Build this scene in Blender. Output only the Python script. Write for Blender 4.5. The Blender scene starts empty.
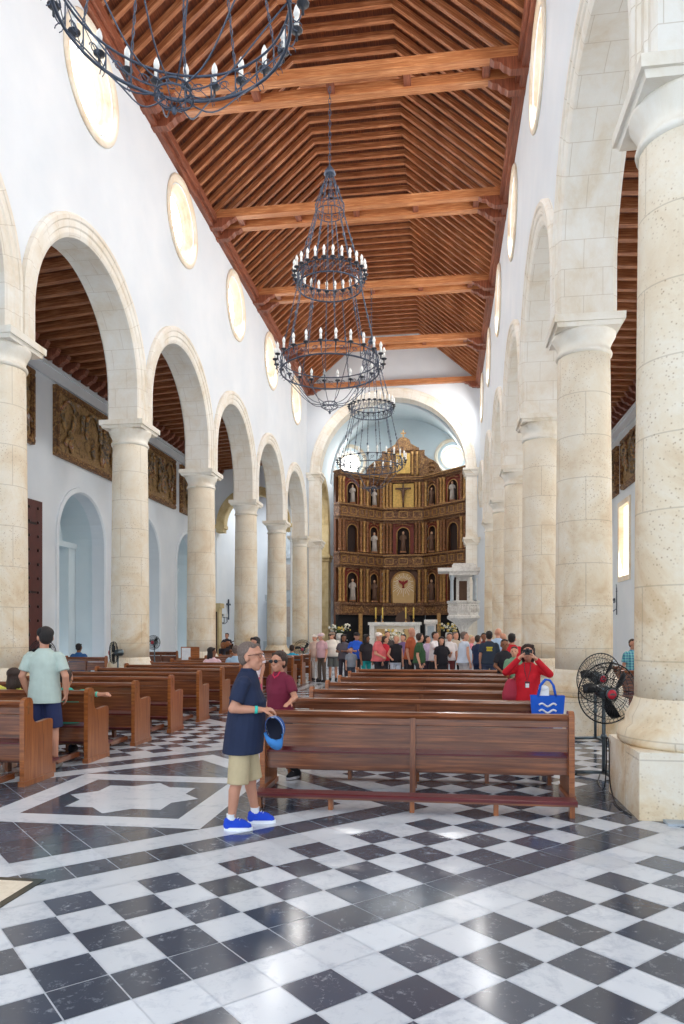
import bpy, bmesh, math, random
from mathutils import Vector, Matrix
random.seed(11)
SC = bpy.context.scene
COL = SC.collection
PI = math.pi
R = math.radians

# ------------------------------------------------------------------ camera (eye 1.72 m, looking almost along the nave axis, +Y)
HC = 1.72
FPX = 722.0
YAW = math.atan(101 / 722.0)
cam = bpy.data.cameras.new('camera')
cam.sensor_fit = 'VERTICAL'
cam.sensor_height = 36.0
cam.sensor_width = 24.0
cam.lens = 36.0 * FPX / 1024
cam.shift_y = 120 / 1024
cam.clip_end = 300
co = bpy.data.objects.new('camera', cam)
COL.objects.link(co)
co.location = (0, 0, HC)
co.rotation_euler = (PI / 2, 0, YAW)
SC.camera = co
_c, _s = math.cos(YAW), math.sin(YAW)


# ------------------------------------------------------------------ mesh builder
def V(*a):
    return Vector(a)


class MB:
    def __init__(s):
        s.v = []; s.f = []; s.uv = []; s.mi = []; s.sm = []; s.m = 0; s.M = None

    def add(s, vs, fs, uvs=None, smooth=False, m=None):
        b = len(s.v)
        if s.M is not None:
            vs = [s.M @ Vector(q) for q in vs]
        s.v += [tuple(q) for q in vs]
        for k, f in enumerate(fs):
            s.f.append([b + i for i in f])
            if uvs is None:
                s.uv.append(None)
            else:
                s.uv.append(uvs[k])
            s.mi.append(s.m if m is None else m)
            s.sm.append(smooth)
        return s

    def box(s, x0, x1, y0, y1, z0, z1, m=None):
        vs = [(x0, y0, z0), (x1, y0, z0), (x1, y1, z0), (x0, y1, z0), (x0, y0, z1), (x1, y0, z1), (x1, y1, z1), (x0, y1, z1)]
        fs = [(0, 3, 2, 1), (4, 5, 6, 7), (0, 1, 5, 4), (1, 2, 6, 5), (2, 3, 7, 6), (3, 0, 4, 7)]
        L = [abs(x1 - x0), abs(y1 - y0), abs(z1 - z0)]
        a = L.index(max(L))
        uvs = []
        for f in fs:
            q = []
            for i in f:
                p = vs[i]
                o = [p[j] for j in range(3) if j != a]
                q.append((p[a], o[0] + o[1]))
            uvs.append(q)
        return s.add(vs, fs, uvs, m=m)

    def beam(s, p0, p1, w, h, up=(0, 0, 1), m=None, w1=None, h1=None):
        p0 = Vector(p0); p1 = Vector(p1)
        d = (p1 - p0); L = d.length; d.normalize()
        u = Vector(up)
        r = d.cross(u)
        if r.length < 1e-5:
            r = d.cross(Vector((1, 0, 0)))
        r.normalize(); u = r.cross(d)
        w1 = w if w1 is None else w1; h1 = h if h1 is None else h1
        vs = []
        for p, ww, hh in ((p0, w, h), (p1, w1, h1)):
            for a, b in ((-1, -1), (1, -1), (1, 1), (-1, 1)):
                vs.append(p + r * (a * ww / 2) + u * (b * hh / 2))
        fs = [(0, 1, 2, 3), (7, 6, 5, 4), (0, 4, 5, 1), (1, 5, 6, 2), (2, 6, 7, 3), (3, 7, 4, 0)]
        o = random.random() * 20
        uvs = [[(o, 0), (o, w), (o + h, w), (o + h, 0)], [(o, 0), (o, w), (o + h, w), (o + h, 0)]]
        for k, f in enumerate(fs[2:]):
            q = w if k % 2 == 0 else h
            uvs.append([(o, k * .37), (o + L, k * .37), (o + L, k * .37 + q), (o, k * .37 + q)])
        return s.add(vs, fs, uvs, m=m)

    def lathe(s, prof, c=(0, 0, 0), n=24, sq=None, smooth=True, cap=True, m=None, a0=0.0, a1=2 * PI, xs=1, ys=1):
        full = abs(a1 - a0 - 2 * PI) < 1e-6
        k = n if full else n + 1
        vs = []
        for (r, z) in prof:
            for i in range(k):
                t = a0 + (a1 - a0) * i / n
                vs.append((c[0] + r * math.cos(t) * xs, c[1] + r * math.sin(t) * ys, c[2] + z))
        fs = []; uvs = []
        dist = [0]
        for j in range(1, len(prof)):
            dist.append(dist[-1] + math.hypot(prof[j][0] - prof[j - 1][0], prof[j][1] - prof[j - 1][1]))
        RR = max(p[0] for p in prof)
        z0 = c[2] + prof[0][1]
        for j in range(len(prof) - 1):
            for i in range(n):
                i2 = (i + 1) % k
                fs.append((j * k + i, j * k + i2, (j + 1) * k + i2, (j + 1) * k + i))
                t = (a1 - a0) * i / n * RR; t2 = (a1 - a0) * (i + 1) / n * RR
                uvs.append([(t, z0 + dist[j]), (t2, z0 + dist[j]), (t2, z0 + dist[j + 1]), (t, z0 + dist[j + 1])])
        s.add(vs, fs, uvs, smooth, m)
        if cap and full:
            for j, rev in ((0, True), (len(prof) - 1, False)):
                if prof[j][0] > 1e-4:
                    f = [j * k + i for i in range(n)]
                    if rev: f.reverse()
                    b = len(s.v) - len(vs)
                    s.f.append([b + i for i in f]); s.uv.append(None)
                    s.mi.append(s.m if m is None else m); s.sm.append(False)
        return s

    def tube(s, pts, r, n=6, closed=False, m=None, r1=None, caps=True):
        pts = [Vector(p) for p in pts]
        N = len(pts)
        vs = []; prev = None
        for i, p in enumerate(pts):
            if closed:
                d = pts[(i + 1) % N] - pts[i - 1]
            else:
                d = pts[min(i + 1, N - 1)] - pts[max(i - 1, 0)]
            if d.length < 1e-9: d = Vector((0, 0, 1))
            d.normalize()
            if prev is None:
                a = d.orthogonal().normalized()
            else:
                a = prev - d * prev.dot(d)
                if a.length < 1e-6: a = d.orthogonal()
                a.normalize()
            prev = a
            b = d.cross(a)
            rr = r if r1 is None else r + (r1 - r) * i / max(1, N - 1)
            if isinstance(r, (list, tuple)): rr = r[i]
            for k in range(n):
                t = 2 * PI * k / n
                vs.append(p + a * (rr * math.cos(t)) + b * (rr * math.sin(t)))
        fs = []
        for i in range(N if closed else N - 1):
            j = (i + 1) % N
            for k in range(n):
                k2 = (k + 1) % n
                fs.append((i * n + k, i * n + k2, j * n + k2, j * n + k))
        if not closed and caps:
            fs.append(tuple(reversed(range(n))))
            fs.append(tuple((N - 1) * n + k for k in range(n)))
        return s.add(vs, fs, None, True, m)

    def ball(s, c, rad, n=14, k=9, rot=None, m=None):
        if not isinstance(rad, (tuple, list)): rad = (rad,) * 3
        vs = [Vector((0, 0, -rad[2]))]
        for j in range(1, k):
            p = -PI / 2 + PI * j / k
            for i in range(n):
                t = 2 * PI * i / n
                vs.append(Vector((rad[0] * math.cos(p) * math.cos(t), rad[1] * math.cos(p) * math.sin(t), rad[2] * math.sin(p))))
        vs.append(Vector((0, 0, rad[2])))
        if rot is not None: vs = [rot @ q for q in vs]
        vs = [q + Vector(c) for q in vs]
        fs = []
        for i in range(n):
            fs.append((0, 1 + (i + 1) % n, 1 + i))
            for j in range(k - 2):
                a = 1 + j * n
                fs.append((a + i, a + (i + 1) % n, a + n + (i + 1) % n, a + n + i))
            fs.append((1 + (k - 2) * n + i, 1 + (k - 2) * n + (i + 1) % n, len(vs) - 1))
        return s.add(vs, fs, None, True, m)

    def cap(s, p0, r0, p1, r1, n=12):
        s.tube([p0, p1], [r0, r1], n)
        s.ball(p0, r0, n, 8); s.ball(p1, r1, n, 8)
        return s

    def loft(s, rings, n=20, m=None, smooth=True):
        # rings: (x, y, z, rx, ry)
        vs = []
        for (x, y, z, rx, ry) in rings:
            for i in range(n):
                t = 2 * PI * i / n
                vs.append((x + rx * math.cos(t), y + ry * math.sin(t), z))
        fs = []
        for j in range(len(rings) - 1):
            for i in range(n):
                i2 = (i + 1) % n
                fs.append((j * n + i, j * n + i2, (j + 1) * n + i2, (j + 1) * n + i))
        fs.append(tuple(reversed(range(n))))
        fs.append(tuple((len(rings) - 1) * n + i for i in range(n)))
        return s.add(vs, fs, None, smooth, m)

    def prism(s, poly, axis, a, b, m=None, smooth=False):
        # poly in the two other axes (in x,y,z order); extruded from a to b
        n = len(poly)
        def mk(p, t):
            q = list(p); q.insert(axis, t); return tuple(q)
        vs = [mk(p, a) for p in poly] + [mk(p, b) for p in poly]
        ar = sum(poly[i][0] * poly[(i + 1) % n][1] - poly[(i + 1) % n][0] * poly[i][1] for i in range(n))
        flip = (ar > 0) ^ (axis == 1) ^ (b < a)
        c0 = tuple(range(n)); c1 = tuple(range(n, 2 * n))
        fs = [tuple(reversed(c0)) if flip else c0, c1 if flip else tuple(reversed(c1))]
        L = 0; uvs = [[(poly[i][1], poly[i][0]) for i in fs[0]], [(poly[i - n][1], poly[i - n][0]) for i in fs[1]]]
        for i in range(n):
            j = (i + 1) % n
            f = (i, j, n + j, n + i) if flip else (j, i, n + i, n + j)
            l = math.hypot(poly[j][0] - poly[i][0], poly[j][1] - poly[i][1])
            mp = {i: (a, L), j: (a, L + l), n + j: (b, L + l), n + i: (b, L)}
            uvs.append([mp[q] for q in f])
            L += l
            fs.append(f)
        return s.add(vs, fs, uvs, smooth, m)

    def mesh(s, name, mats):
        me = bpy.data.meshes.new(name)
        me.from_pydata(s.v, [], s.f)
        if not isinstance(mats, (list, tuple)): mats = [mats]
        for mt in mats:
            if mt is not None: me.materials.append(mt)
        if any(u is not None for u in s.uv):
            ul = me.uv_layers.new(name='UVMap')
            for p, u in zip(me.polygons, s.uv):
                for k, li in enumerate(p.loop_indices):
                    if u is not None:
                        ul.data[li].uv = u[k]
                    else:
                        q = me.vertices[me.loops[li].vertex_index].co
                        ul.data[li].uv = (q.x + q.y, q.z)
        me.polygons.foreach_set('material_index', s.mi)
        me.polygons.foreach_set('use_smooth', s.sm)
        me.update()
        return me

    def build(s, name, mats, parent=None, loc=None):
        o = bpy.data.objects.new(name, s.mesh(name, mats))
        COL.objects.link(o)
        if parent is not None: o.parent = parent
        if loc is not None: o.location = loc
        return o


def tag(o, label=None, cat=None, group=None, kind=None):
    if label: o['label'] = label
    if cat: o['category'] = cat
    if group: o['group'] = group
    if kind: o['kind'] = kind
    return o


def empty(name, loc=(0, 0, 0), rz=0, **k):
    o = bpy.data.objects.new(name, None)
    COL.objects.link(o)
    o.location = loc; o.rotation_euler = (0, 0, rz)
    o.empty_display_size = .1
    return tag(o, **k)


def kids(o):
    return [c for c in bpy.data.objects if c.parent == o]


def copy_tree(o, tree=None, parent=None):
    c = o.copy(); COL.objects.link(c); c.parent = parent
    for ch, sub in (tree if tree is not None else snap(o)):
        copy_tree(ch, sub, c)
    return c


def snap(o):
    return [(c, snap(c)) for c in kids(o)]


def blob(name, mb, vox, mat, parent=None, it=3, fac=.5):
    """union of overlapping closed shapes as one continuous surface"""
    me = mb.mesh(name + '_raw', None)
    t = bpy.data.objects.new('raw', me); COL.objects.link(t)
    r = t.modifiers.new('r', 'REMESH'); r.mode = 'VOXEL'; r.voxel_size = vox; r.use_smooth_shade = True
    if it:
        q = t.modifiers.new('s', 'SMOOTH'); q.iterations = it; q.factor = fac
    dg = bpy.context.evaluated_depsgraph_get()
    dg.update()
    out = bpy.data.meshes.new_from_object(t.evaluated_get(dg))
    bpy.data.objects.remove(t); bpy.data.meshes.remove(me)
    out.name = name
    out.materials.clear()
    out.materials.append(mat)
    for p in out.polygons: p.use_smooth = True
    o = bpy.data.objects.new(name, out); COL.objects.link(o)
    if parent is not None: o.parent = parent
    return o


def slab(name, outer, holes, plane, a, b, mat, parent=None):
    """flat slab with holes; plane 'YZ' (thickness a..b in X) or 'XZ' (thickness in Y)"""
    cu = bpy.data.curves.new(name, 'CURVE'); cu.dimensions = '2D'; cu.fill_mode = 'BOTH'
    for pts in [outer] + holes:
        sp = cu.splines.new('POLY'); sp.points.add(len(pts) - 1)
        for i, p in enumerate(pts): sp.points[i].co = (p[0], p[1], 0, 1)
        sp.use_cyclic_u = True
    cu.extrude = abs(b - a) / 2
    t = bpy.data.objects.new('raw', cu); COL.objects.link(t)
    dg = bpy.context.evaluated_depsgraph_get(); dg.update()
    me = bpy.data.meshes.new_from_object(t.evaluated_get(dg))
    bpy.data.objects.remove(t)
    mid = (a + b) / 2
    if plane == 'YZ':
        M = Matrix(((0, 0, 1, mid), (1, 0, 0, 0), (0, 1, 0, 0), (0, 0, 0, 1)))
    else:
        M = Matrix(((1, 0, 0, 0), (0, 0, -1, mid), (0, 1, 0, 0), (0, 0, 0, 1)))
    me.transform(M)
    me.materials.clear(); me.materials.append(mat)
    bm = bmesh.new(); bm.from_mesh(me)
    bmesh.ops.remove_doubles(bm, verts=bm.verts, dist=1e-4)
    bmesh.ops.recalc_face_normals(bm, faces=bm.faces)
    bm.to_mesh(me); bm.free()
    for p in me.polygons: p.use_smooth = False
    o = bpy.data.objects.new(name, me); COL.objects.link(o)
    if parent is not None: o.parent = parent
    return o


def arc(cx, cz, r, t0, t1, n):
    return [(cx + r * math.cos(t0 + (t1 - t0) * i / n), cz + r * math.sin(t0 + (t1 - t0) * i / n)) for i in range(n + 1)]


# ------------------------------------------------------------------ materials
MAT = {}


class NT:
    def __init__(s, name):
        s.mat = bpy.data.materials.new(name); s.mat.use_nodes = True
        s.t = s.mat.node_tree; s.n = s.t.nodes; s.b = s.n['Principled BSDF']; s.l = s.t.links
        MAT[name] = s.mat

    def new(s, typ, **k):
        nd = s.n.new(typ)
        for a, v in k.items():
            if a in nd.inputs.keys() if isinstance(a, str) else False:
                nd.inputs[a].default_value = v
            else:
                setattr(nd, a, v)
        return nd

    def link(s, a, b): s.l.new(a, b)

    def coord(s, kind='Object', scale=(1, 1, 1)):
        tc = s.n.new('ShaderNodeTexCoord'); mp = s.n.new('ShaderNodeMapping')
        mp.inputs['Scale'].default_value = scale
        s.link(tc.outputs[kind], mp.inputs['Vector'])
        return mp.outputs[0]

    def noise(s, vec, scale, detail=4, rough=.55, dist=0):
        nd = s.n.new('ShaderNodeTexNoise')
        nd.inputs['Scale'].default_value = scale; nd.inputs['Detail'].default_value = detail
        nd.inputs['Roughness'].default_value = rough; nd.inputs['Distortion'].default_value = dist
        s.link(vec, nd.inputs['Vector'])
        return nd.outputs['Fac']

    def ramp(s, fac, stops):
        nd = s.n.new('ShaderNodeValToRGB')
        cr = nd.color_ramp
        while len(cr.elements) < len(stops): cr.elements.new(.5)
        for e, (p, c) in zip(cr.elements, stops):
            e.position = p; e.color = (*c, 1) if len(c) == 3 else c
        s.link(fac, nd.inputs[0])
        return nd.outputs[0]

    def mix(s, fac, a, b, mode='MIX'):
        nd = s.n.new('ShaderNodeMix'); nd.data_type = 'RGBA'; nd.blend_type = mode
        for sock, v in ((nd.inputs[0], fac), (nd.inputs[6], a), (nd.inputs[7], b)):
            if hasattr(v, 'is_output'): s.link(v, sock)
            elif isinstance(v, (int, float)): sock.default_value = v
            else: sock.default_value = (*v, 1)
        return nd.outputs[2]

    def bump(s, h, strength=.3, dist=.02):
        nd = s.n.new('ShaderNodeBump'); nd.inputs['Strength'].default_value = strength; nd.inputs['Distance'].default_value = dist
        s.link(h, nd.inputs['Height']); s.link(nd.outputs[0], s.b.inputs['Normal'])

    def col(s, c):
        if hasattr(c, 'is_output'): s.link(c, s.b.inputs['Base Color'])
        else: s.b.inputs['Base Color'].default_value = (*c, 1)

    def rough(s, r): s.b.inputs['Roughness'].default_value = r


def plain(name, c, rough=.6, metal=0, vary=.12, scale=6, emit=None):
    t = NT(name)
    f = t.noise(t.coord(), scale, 3)
    a = tuple(max(0, x * (1 - vary)) for x in c); b = tuple(min(1, x * (1 + vary)) for x in c)
    t.col(t.ramp(f, [(.3, a), (.7, b)]))
    t.rough(rough); t.b.inputs['Metallic'].default_value = metal
    if emit:
        t.b.inputs['Emission Color'].default_value = (*emit[0], 1); t.b.inputs['Emission Strength'].default_value = emit[1]
    return t.mat


def S(r, g, b):  # sRGB 0-255 to linear
    return tuple(((x / 255) / 12.92 if x / 255 <= .04045 else ((x / 255 + .055) / 1.055) ** 2.4) for x in (r, g, b))


# plaster
t = NT('white_plaster')
f = t.noise(t.coord(), .8, 5); t.col(t.ramp(f, [(.3, S(226, 233, 240)), (.7, S(235, 240, 245))])); t.rough(.85)
t.bump(t.noise(t.coord(), 12, 4), .08, .01)
t = NT('pale_blue_plaster')
f = t.noise(t.coord(), .8, 5); t.col(t.ramp(f, [(.3, S(214, 228, 234)), (.7, S(224, 235, 240))])); t.rough(.85)


def stone(name, light, mid, dark, joint=True, pits=True, bw=1.1, bh=.72, js=.008, jc=(150, 130, 104), jmix=.35, z=True):
    t = NT(name)
    oi = t.n.new('ShaderNodeObjectInfo')
    tc = t.n.new('ShaderNodeTexCoord')
    add = t.n.new('ShaderNodeVectorMath'); add.operation = 'ADD'
    sc = t.n.new('ShaderNodeVectorMath'); sc.operation = 'SCALE'
    sc.inputs['Scale'].default_value = 3.7
    t.link(oi.outputs['Location'], sc.inputs[0])
    t.link(tc.outputs['Object'], add.inputs[0]); t.link(sc.outputs[0], add.inputs[1])
    P = add.outputs[0]
    big = t.noise(P, 1.1, 7, .68, .5)
    c = t.ramp(big, [(.36, dark), (.47, mid), (.6, light)])
    if z:   # coral stone yellower low down, blending to the light tone higher up
        sx = t.n.new('ShaderNodeSeparateXYZ'); t.link(tc.outputs['Object'], sx.inputs[0])
        mr = t.n.new('ShaderNodeMapRange'); mr.inputs['From Min'].default_value = .5; mr.inputs['From Max'].default_value = 7.5
        mr.inputs['To Min'].default_value = 0; mr.inputs['To Max'].default_value = .8
        t.link(sx.outputs['Z'], mr.inputs['Value'])
        c = t.mix(mr.outputs[0], c, light)
    fine = t.noise(P, 14, 6, .7)
    c = t.mix(t.ramp(fine, [(.35, (0, 0, 0)), (.75, (.35, .35, .35))]), c, mid)
    h = fine
    if pits:
        vo = t.n.new('ShaderNodeTexVoronoi'); vo.inputs['Scale'].default_value = 24; t.link(P, vo.inputs['Vector'])
        pm = t.ramp(vo.outputs['Distance'], [(.0, (1, 1, 1)), (.16, (.4, .4, .4)), (.3, (0, 0, 0))])
        zone = t.ramp(t.noise(P, 1.7, 5), [(.42, (0, 0, 0)), (.58, (.9, .9, .9))])
        pp = t.mix(1.0, pm, zone, 'MULTIPLY')
        c = t.mix(pp, c, S(158, 124, 84))
        h = t.mix(pp, fine, (0, 0, 0))
    if joint:
        br = t.n.new('ShaderNodeTexBrick')
        uv = t.n.new('ShaderNodeUVMap')
        t.link(uv.outputs[0], br.inputs['Vector'])
        br.inputs['Color1'].default_value = (1, 1, 1, 1); br.inputs['Color2'].default_value = (.9, .9, .9, 1); br.inputs['Mortar'].default_value = (0, 0, 0, 1)
        br.inputs['Scale'].default_value = 1; br.inputs['Mortar Size'].default_value = js; br.inputs['Mortar Smooth'].default_value = .3
        br.inputs['Brick Width'].default_value = bw; br.inputs['Row Height'].default_value = bh
        br.offset = .5
        g = t.ramp(br.outputs['Fac'], [(0, (0, 0, 0)), (1, (jmix,) * 3)])
        c = t.mix(g, c, S(*jc))
    t.col(c); t.rough(.85); t.bump(h, .35, .012)
    return t.mat


stone('coral_stone', S(241, 233, 217), S(230, 212, 182), S(210, 178, 134))
stone('pale_limestone', S(243, 240, 232), S(237, 230, 217), S(228, 216, 196), pits=False, bw=.62, bh=.46, js=.006, jc=(188, 172, 148), jmix=.5, z=False)
stone('capital_stone', S(243, 239, 229), S(236, 228, 213), S(222, 208, 184), joint=False, pits=False, z=False)
stone('yellow_stone', S(222, 204, 160), S(208, 186, 138), S(184, 156, 108), pits=False, z=False, bw=.6, bh=.5)


def wood(name, dark, mid, light, rough=.45, sc=1.0, coat=0):
    t = NT(name)
    uv = t.n.new('ShaderNodeUVMap')
    mp = t.n.new('ShaderNodeMapping'); mp.inputs['Scale'].default_value = (.7 * sc, 14 * sc, 1)
    t.link(uv.outputs[0], mp.inputs['Vector'])
    oi = t.n.new('ShaderNodeObjectInfo')
    ad = t.n.new('ShaderNodeVectorMath'); ad.operation = 'ADD'
    t.link(mp.outputs[0], ad.inputs[0]); t.link(oi.outputs['Location'], ad.inputs[1])
    g = t.noise(ad.outputs[0], 2.2, 7, .62, .6)
    c = t.ramp(g, [(.3, dark), (.5, mid), (.68, light)])
    tone = t.noise(t.coord(), 1.3, 2)
    c = t.mix(t.ramp(tone, [(.35, (0, 0, 0)), (.7, (.45, .45, .45))]), c, dark)
    t.col(c); t.rough(rough); t.bump(g, .15, .01)
    if coat:
        t.b.inputs['Coat Weight'].default_value = coat; t.b.inputs['Coat Roughness'].default_value = .18
    return t.mat


wood('roof_timber', S(118, 66, 38), S(178, 110, 68), S(220, 160, 114), .5)
wood('roof_board', S(74, 34, 18), S(120, 60, 32), S(158, 86, 46), .6)
wood('tie_timber', S(150, 90, 52), S(192, 124, 78), S(226, 168, 118), .5)
wood('plate_timber', S(104, 54, 38), S(142, 80, 56), S(176, 108, 80), .5)
wood('pew_wood', S(76, 38, 20), S(122, 68, 38), S(160, 98, 58), .28, 1, .5)
wood('pew_panel_wood', S(112, 58, 22), S(156, 88, 38), S(188, 116, 58), .3, 1, .4)
wood('retablo_wood', S(70, 40, 28), S(112, 68, 44), S(146, 96, 64), .5)
plain('maroon_vinyl', S(92, 22, 30), .32)
plain('wrought_iron', S(76, 86, 104), .5, .3)
plain('candle_white', S(244, 244, 240), .4)
plain('candle_sleeve', S(46, 48, 56), .5)
plain('gilding', S(176, 134, 80), .42, .35, .3, 9)
plain('old_gold', S(136, 92, 58), .5, .2, .45, 12)
plain('gold_panel', S(206, 168, 92), .5, .25, .2, 9)
plain('retablo_red', S(112, 40, 28), .6, 0, .25, 8)
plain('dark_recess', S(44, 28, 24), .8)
plain('statue_robe_brown', S(98, 70, 54), .7)
plain('statue_robe_grey', S(176, 166, 158), .7)
plain('statue_flesh', S(206, 164, 134), .6)
plain('tan_panel', S(206, 172, 120), .7, 0, .06)
plain('dove_red', S(140, 30, 32), .6)
plain('black_cloth', S(28, 28, 32), .9)
plain('frame_dark', S(70, 44, 28), .5)
plain('door_red_brown', S(84, 34, 28), .55)
plain('stud_iron', S(50, 34, 32), .4, .6)
plain('fan_black', S(30, 32, 36), .4, .3)
plain('fan_metal', S(96, 108, 114), .3, .7)
plain('fan_badge', S(196, 40, 60), .4)
plain('white_paper', S(240, 242, 246), .7)
plain('leaf_green', S(62, 92, 50), .6, 0, .4, 20)
plain('flower_white', S(240, 236, 222), .6, 0, .08, 20)
plain('flower_yellow', S(220, 190, 90), .6, 0, .2, 20)
plain('window_daylight', (1, 1, 1), .5, 0, 0, 1, ((1, .985, .96), 7.0))
plain('window_warm', (1, .95, .85), .5, 0, 0, 1, ((1, .9, .72), 2.4))
plain('window_cream', S(232, 200, 150), .7, 0, .1)
plain('grey_altarpiece', S(176, 186, 194), .6, 0, .15, 3)
plain('glass_dark', S(24, 26, 30), .12)


def marble(name, base, vein, lo, hi, sc, rough, tone=0):
    t = NT(name)
    P = t.coord()
    n1 = t.noise(P, sc, 8, .68, 1.4)
    n2 = t.noise(P, sc * 5, 6, .75, .8)
    f = t.mix(.45, n1, n2)
    c = t.ramp(f, [(lo, base), (hi, vein)])
    if tone:
        at = t.n.new('ShaderNodeAttribute'); at.attribute_name = 'tone'
        c = t.mix(1.0, c, at.outputs['Color'], 'MULTIPLY')
    t.col(c); t.rough(rough)
    t.b.inputs['Specular IOR Level'].default_value = .5
    return t.mat


marble('marble_white', S(216, 222, 230), S(172, 182, 198), .5, .68, 2.2, .16, 1)
marble('marble_black', S(72, 79, 93), S(190, 200, 212), .55, .73, 5.5, .13, 1)
marble('marble_sculpted', S(232, 230, 226), S(176, 170, 164), .45, .7, 3, .5)
marble('marble_slab', S(238, 226, 206), S(206, 190, 166), .5, .7, 2, .2)


def relief(name, cols, sc=3.2):
    t = NT(name)
    P = t.coord()
    n = t.noise(P, sc, 8, .7, 1.2)
    c = t.ramp(n, cols)
    t.col(c); t.rough(.5); t.bump(n, .9, .08)
    return t.mat


relief('carved_relief', [(.34, S(84, 62, 46)), (.45, S(140, 108, 66)), (.54, S(184, 150, 98)), (.6, S(150, 110, 84)), (.7, S(200, 186, 168))], 4)
relief('relief_scene', [(.36, S(70, 50, 40)), (.43, S(150, 118, 66)), (.49, S(112, 112, 116)), (.54, S(196, 160, 96)), (.59, S(150, 84, 62)), (.66, S(206, 198, 190))], 1.7)
relief('gilt_carving', [(.38, S(78, 50, 34)), (.52, S(140, 98, 58)), (.64, S(196, 154, 94))], 7)
relief('dark_carving', [(.35, S(66, 42, 32)), (.5, S(118, 80, 56)), (.66, S(180, 138, 92))], 7)

_cl = {}


t = NT('plaid')
wx = t.n.new('ShaderNodeTexWave'); wx.bands_direction = 'X'; wx.inputs['Scale'].default_value = 5; t.link(t.coord(), wx.inputs['Vector'])
wz = t.n.new('ShaderNodeTexWave'); wz.bands_direction = 'Z'; wz.inputs['Scale'].default_value = 5; t.link(t.coord(), wz.inputs['Vector'])
ca = t.ramp(wx.outputs['Fac'], [(.4, S(40, 130, 150)), (.6, S(150, 200, 214))]); cb_ = t.ramp(wz.outputs['Fac'], [(.4, S(60, 110, 160)), (.6, S(120, 200, 190))])
t.col(t.mix(.5, ca, cb_)); t.rough(.85)


def cloth(rgb, rough=.85):
    if isinstance(rgb, str): return MAT[rgb]
    k = tuple(rgb)
    if k not in _cl: _cl[k] = plain('cloth_%02x%02x%02x' % k, S(*rgb), rough, 0, .07, 9)
    return _cl[k]


SK = [plain('skin_light', S(218, 160, 132), .5, 0, .05), plain('skin_tan', S(198, 142, 116), .5, 0, .05), plain('skin_brown', S(142, 94, 68), .5, 0, .05)]
def hairm(name, c):
    t = NT(name); n_ = t.noise(t.coord('Object', (1, 1, .35)), 90, 5, .7, 1.0)
    t.col(t.ramp(n_, [(.32, tuple(x * .45 for x in c)), (.5, c), (.7, tuple(min(1, x * 1.5) for x in c))])); t.rough(.6); t.bump(n_, 1.0, .01)
    return t.mat


HAIR = {'black': hairm('hair_black', S(34, 28, 28)), 'brown': hairm('hair_brown', S(56, 38, 30)),
        'grey': hairm('hair_grey', S(116, 100, 92)), 'white': plain('hair_white', S(220, 216, 210), .7), 'blond': plain('hair_blond', S(206, 186, 150), .6)}
M = MAT

# ------------------------------------------------------------------ layout numbers (metres)
XL0, XL1 = -8.27, -7.58      # left arcade wall
XR0, XR1 = 2.0, 2.78         # right arcade wall
XLC, XRC = -7.95, 2.42
SP = 5.5
LY = [1.1 + SP * k for k in range(8)]      # 1.1 ... 39.6
RY = [-3.5 + SP * k for k in range(9)]     # -3.5 ... 40.5
ZC = 7.02
ZPL = 14.95
NX = -2.79
Y0, YE = -4.0, 39.9
AL, AR = -12.6, 7.3          # aisle walls

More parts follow.
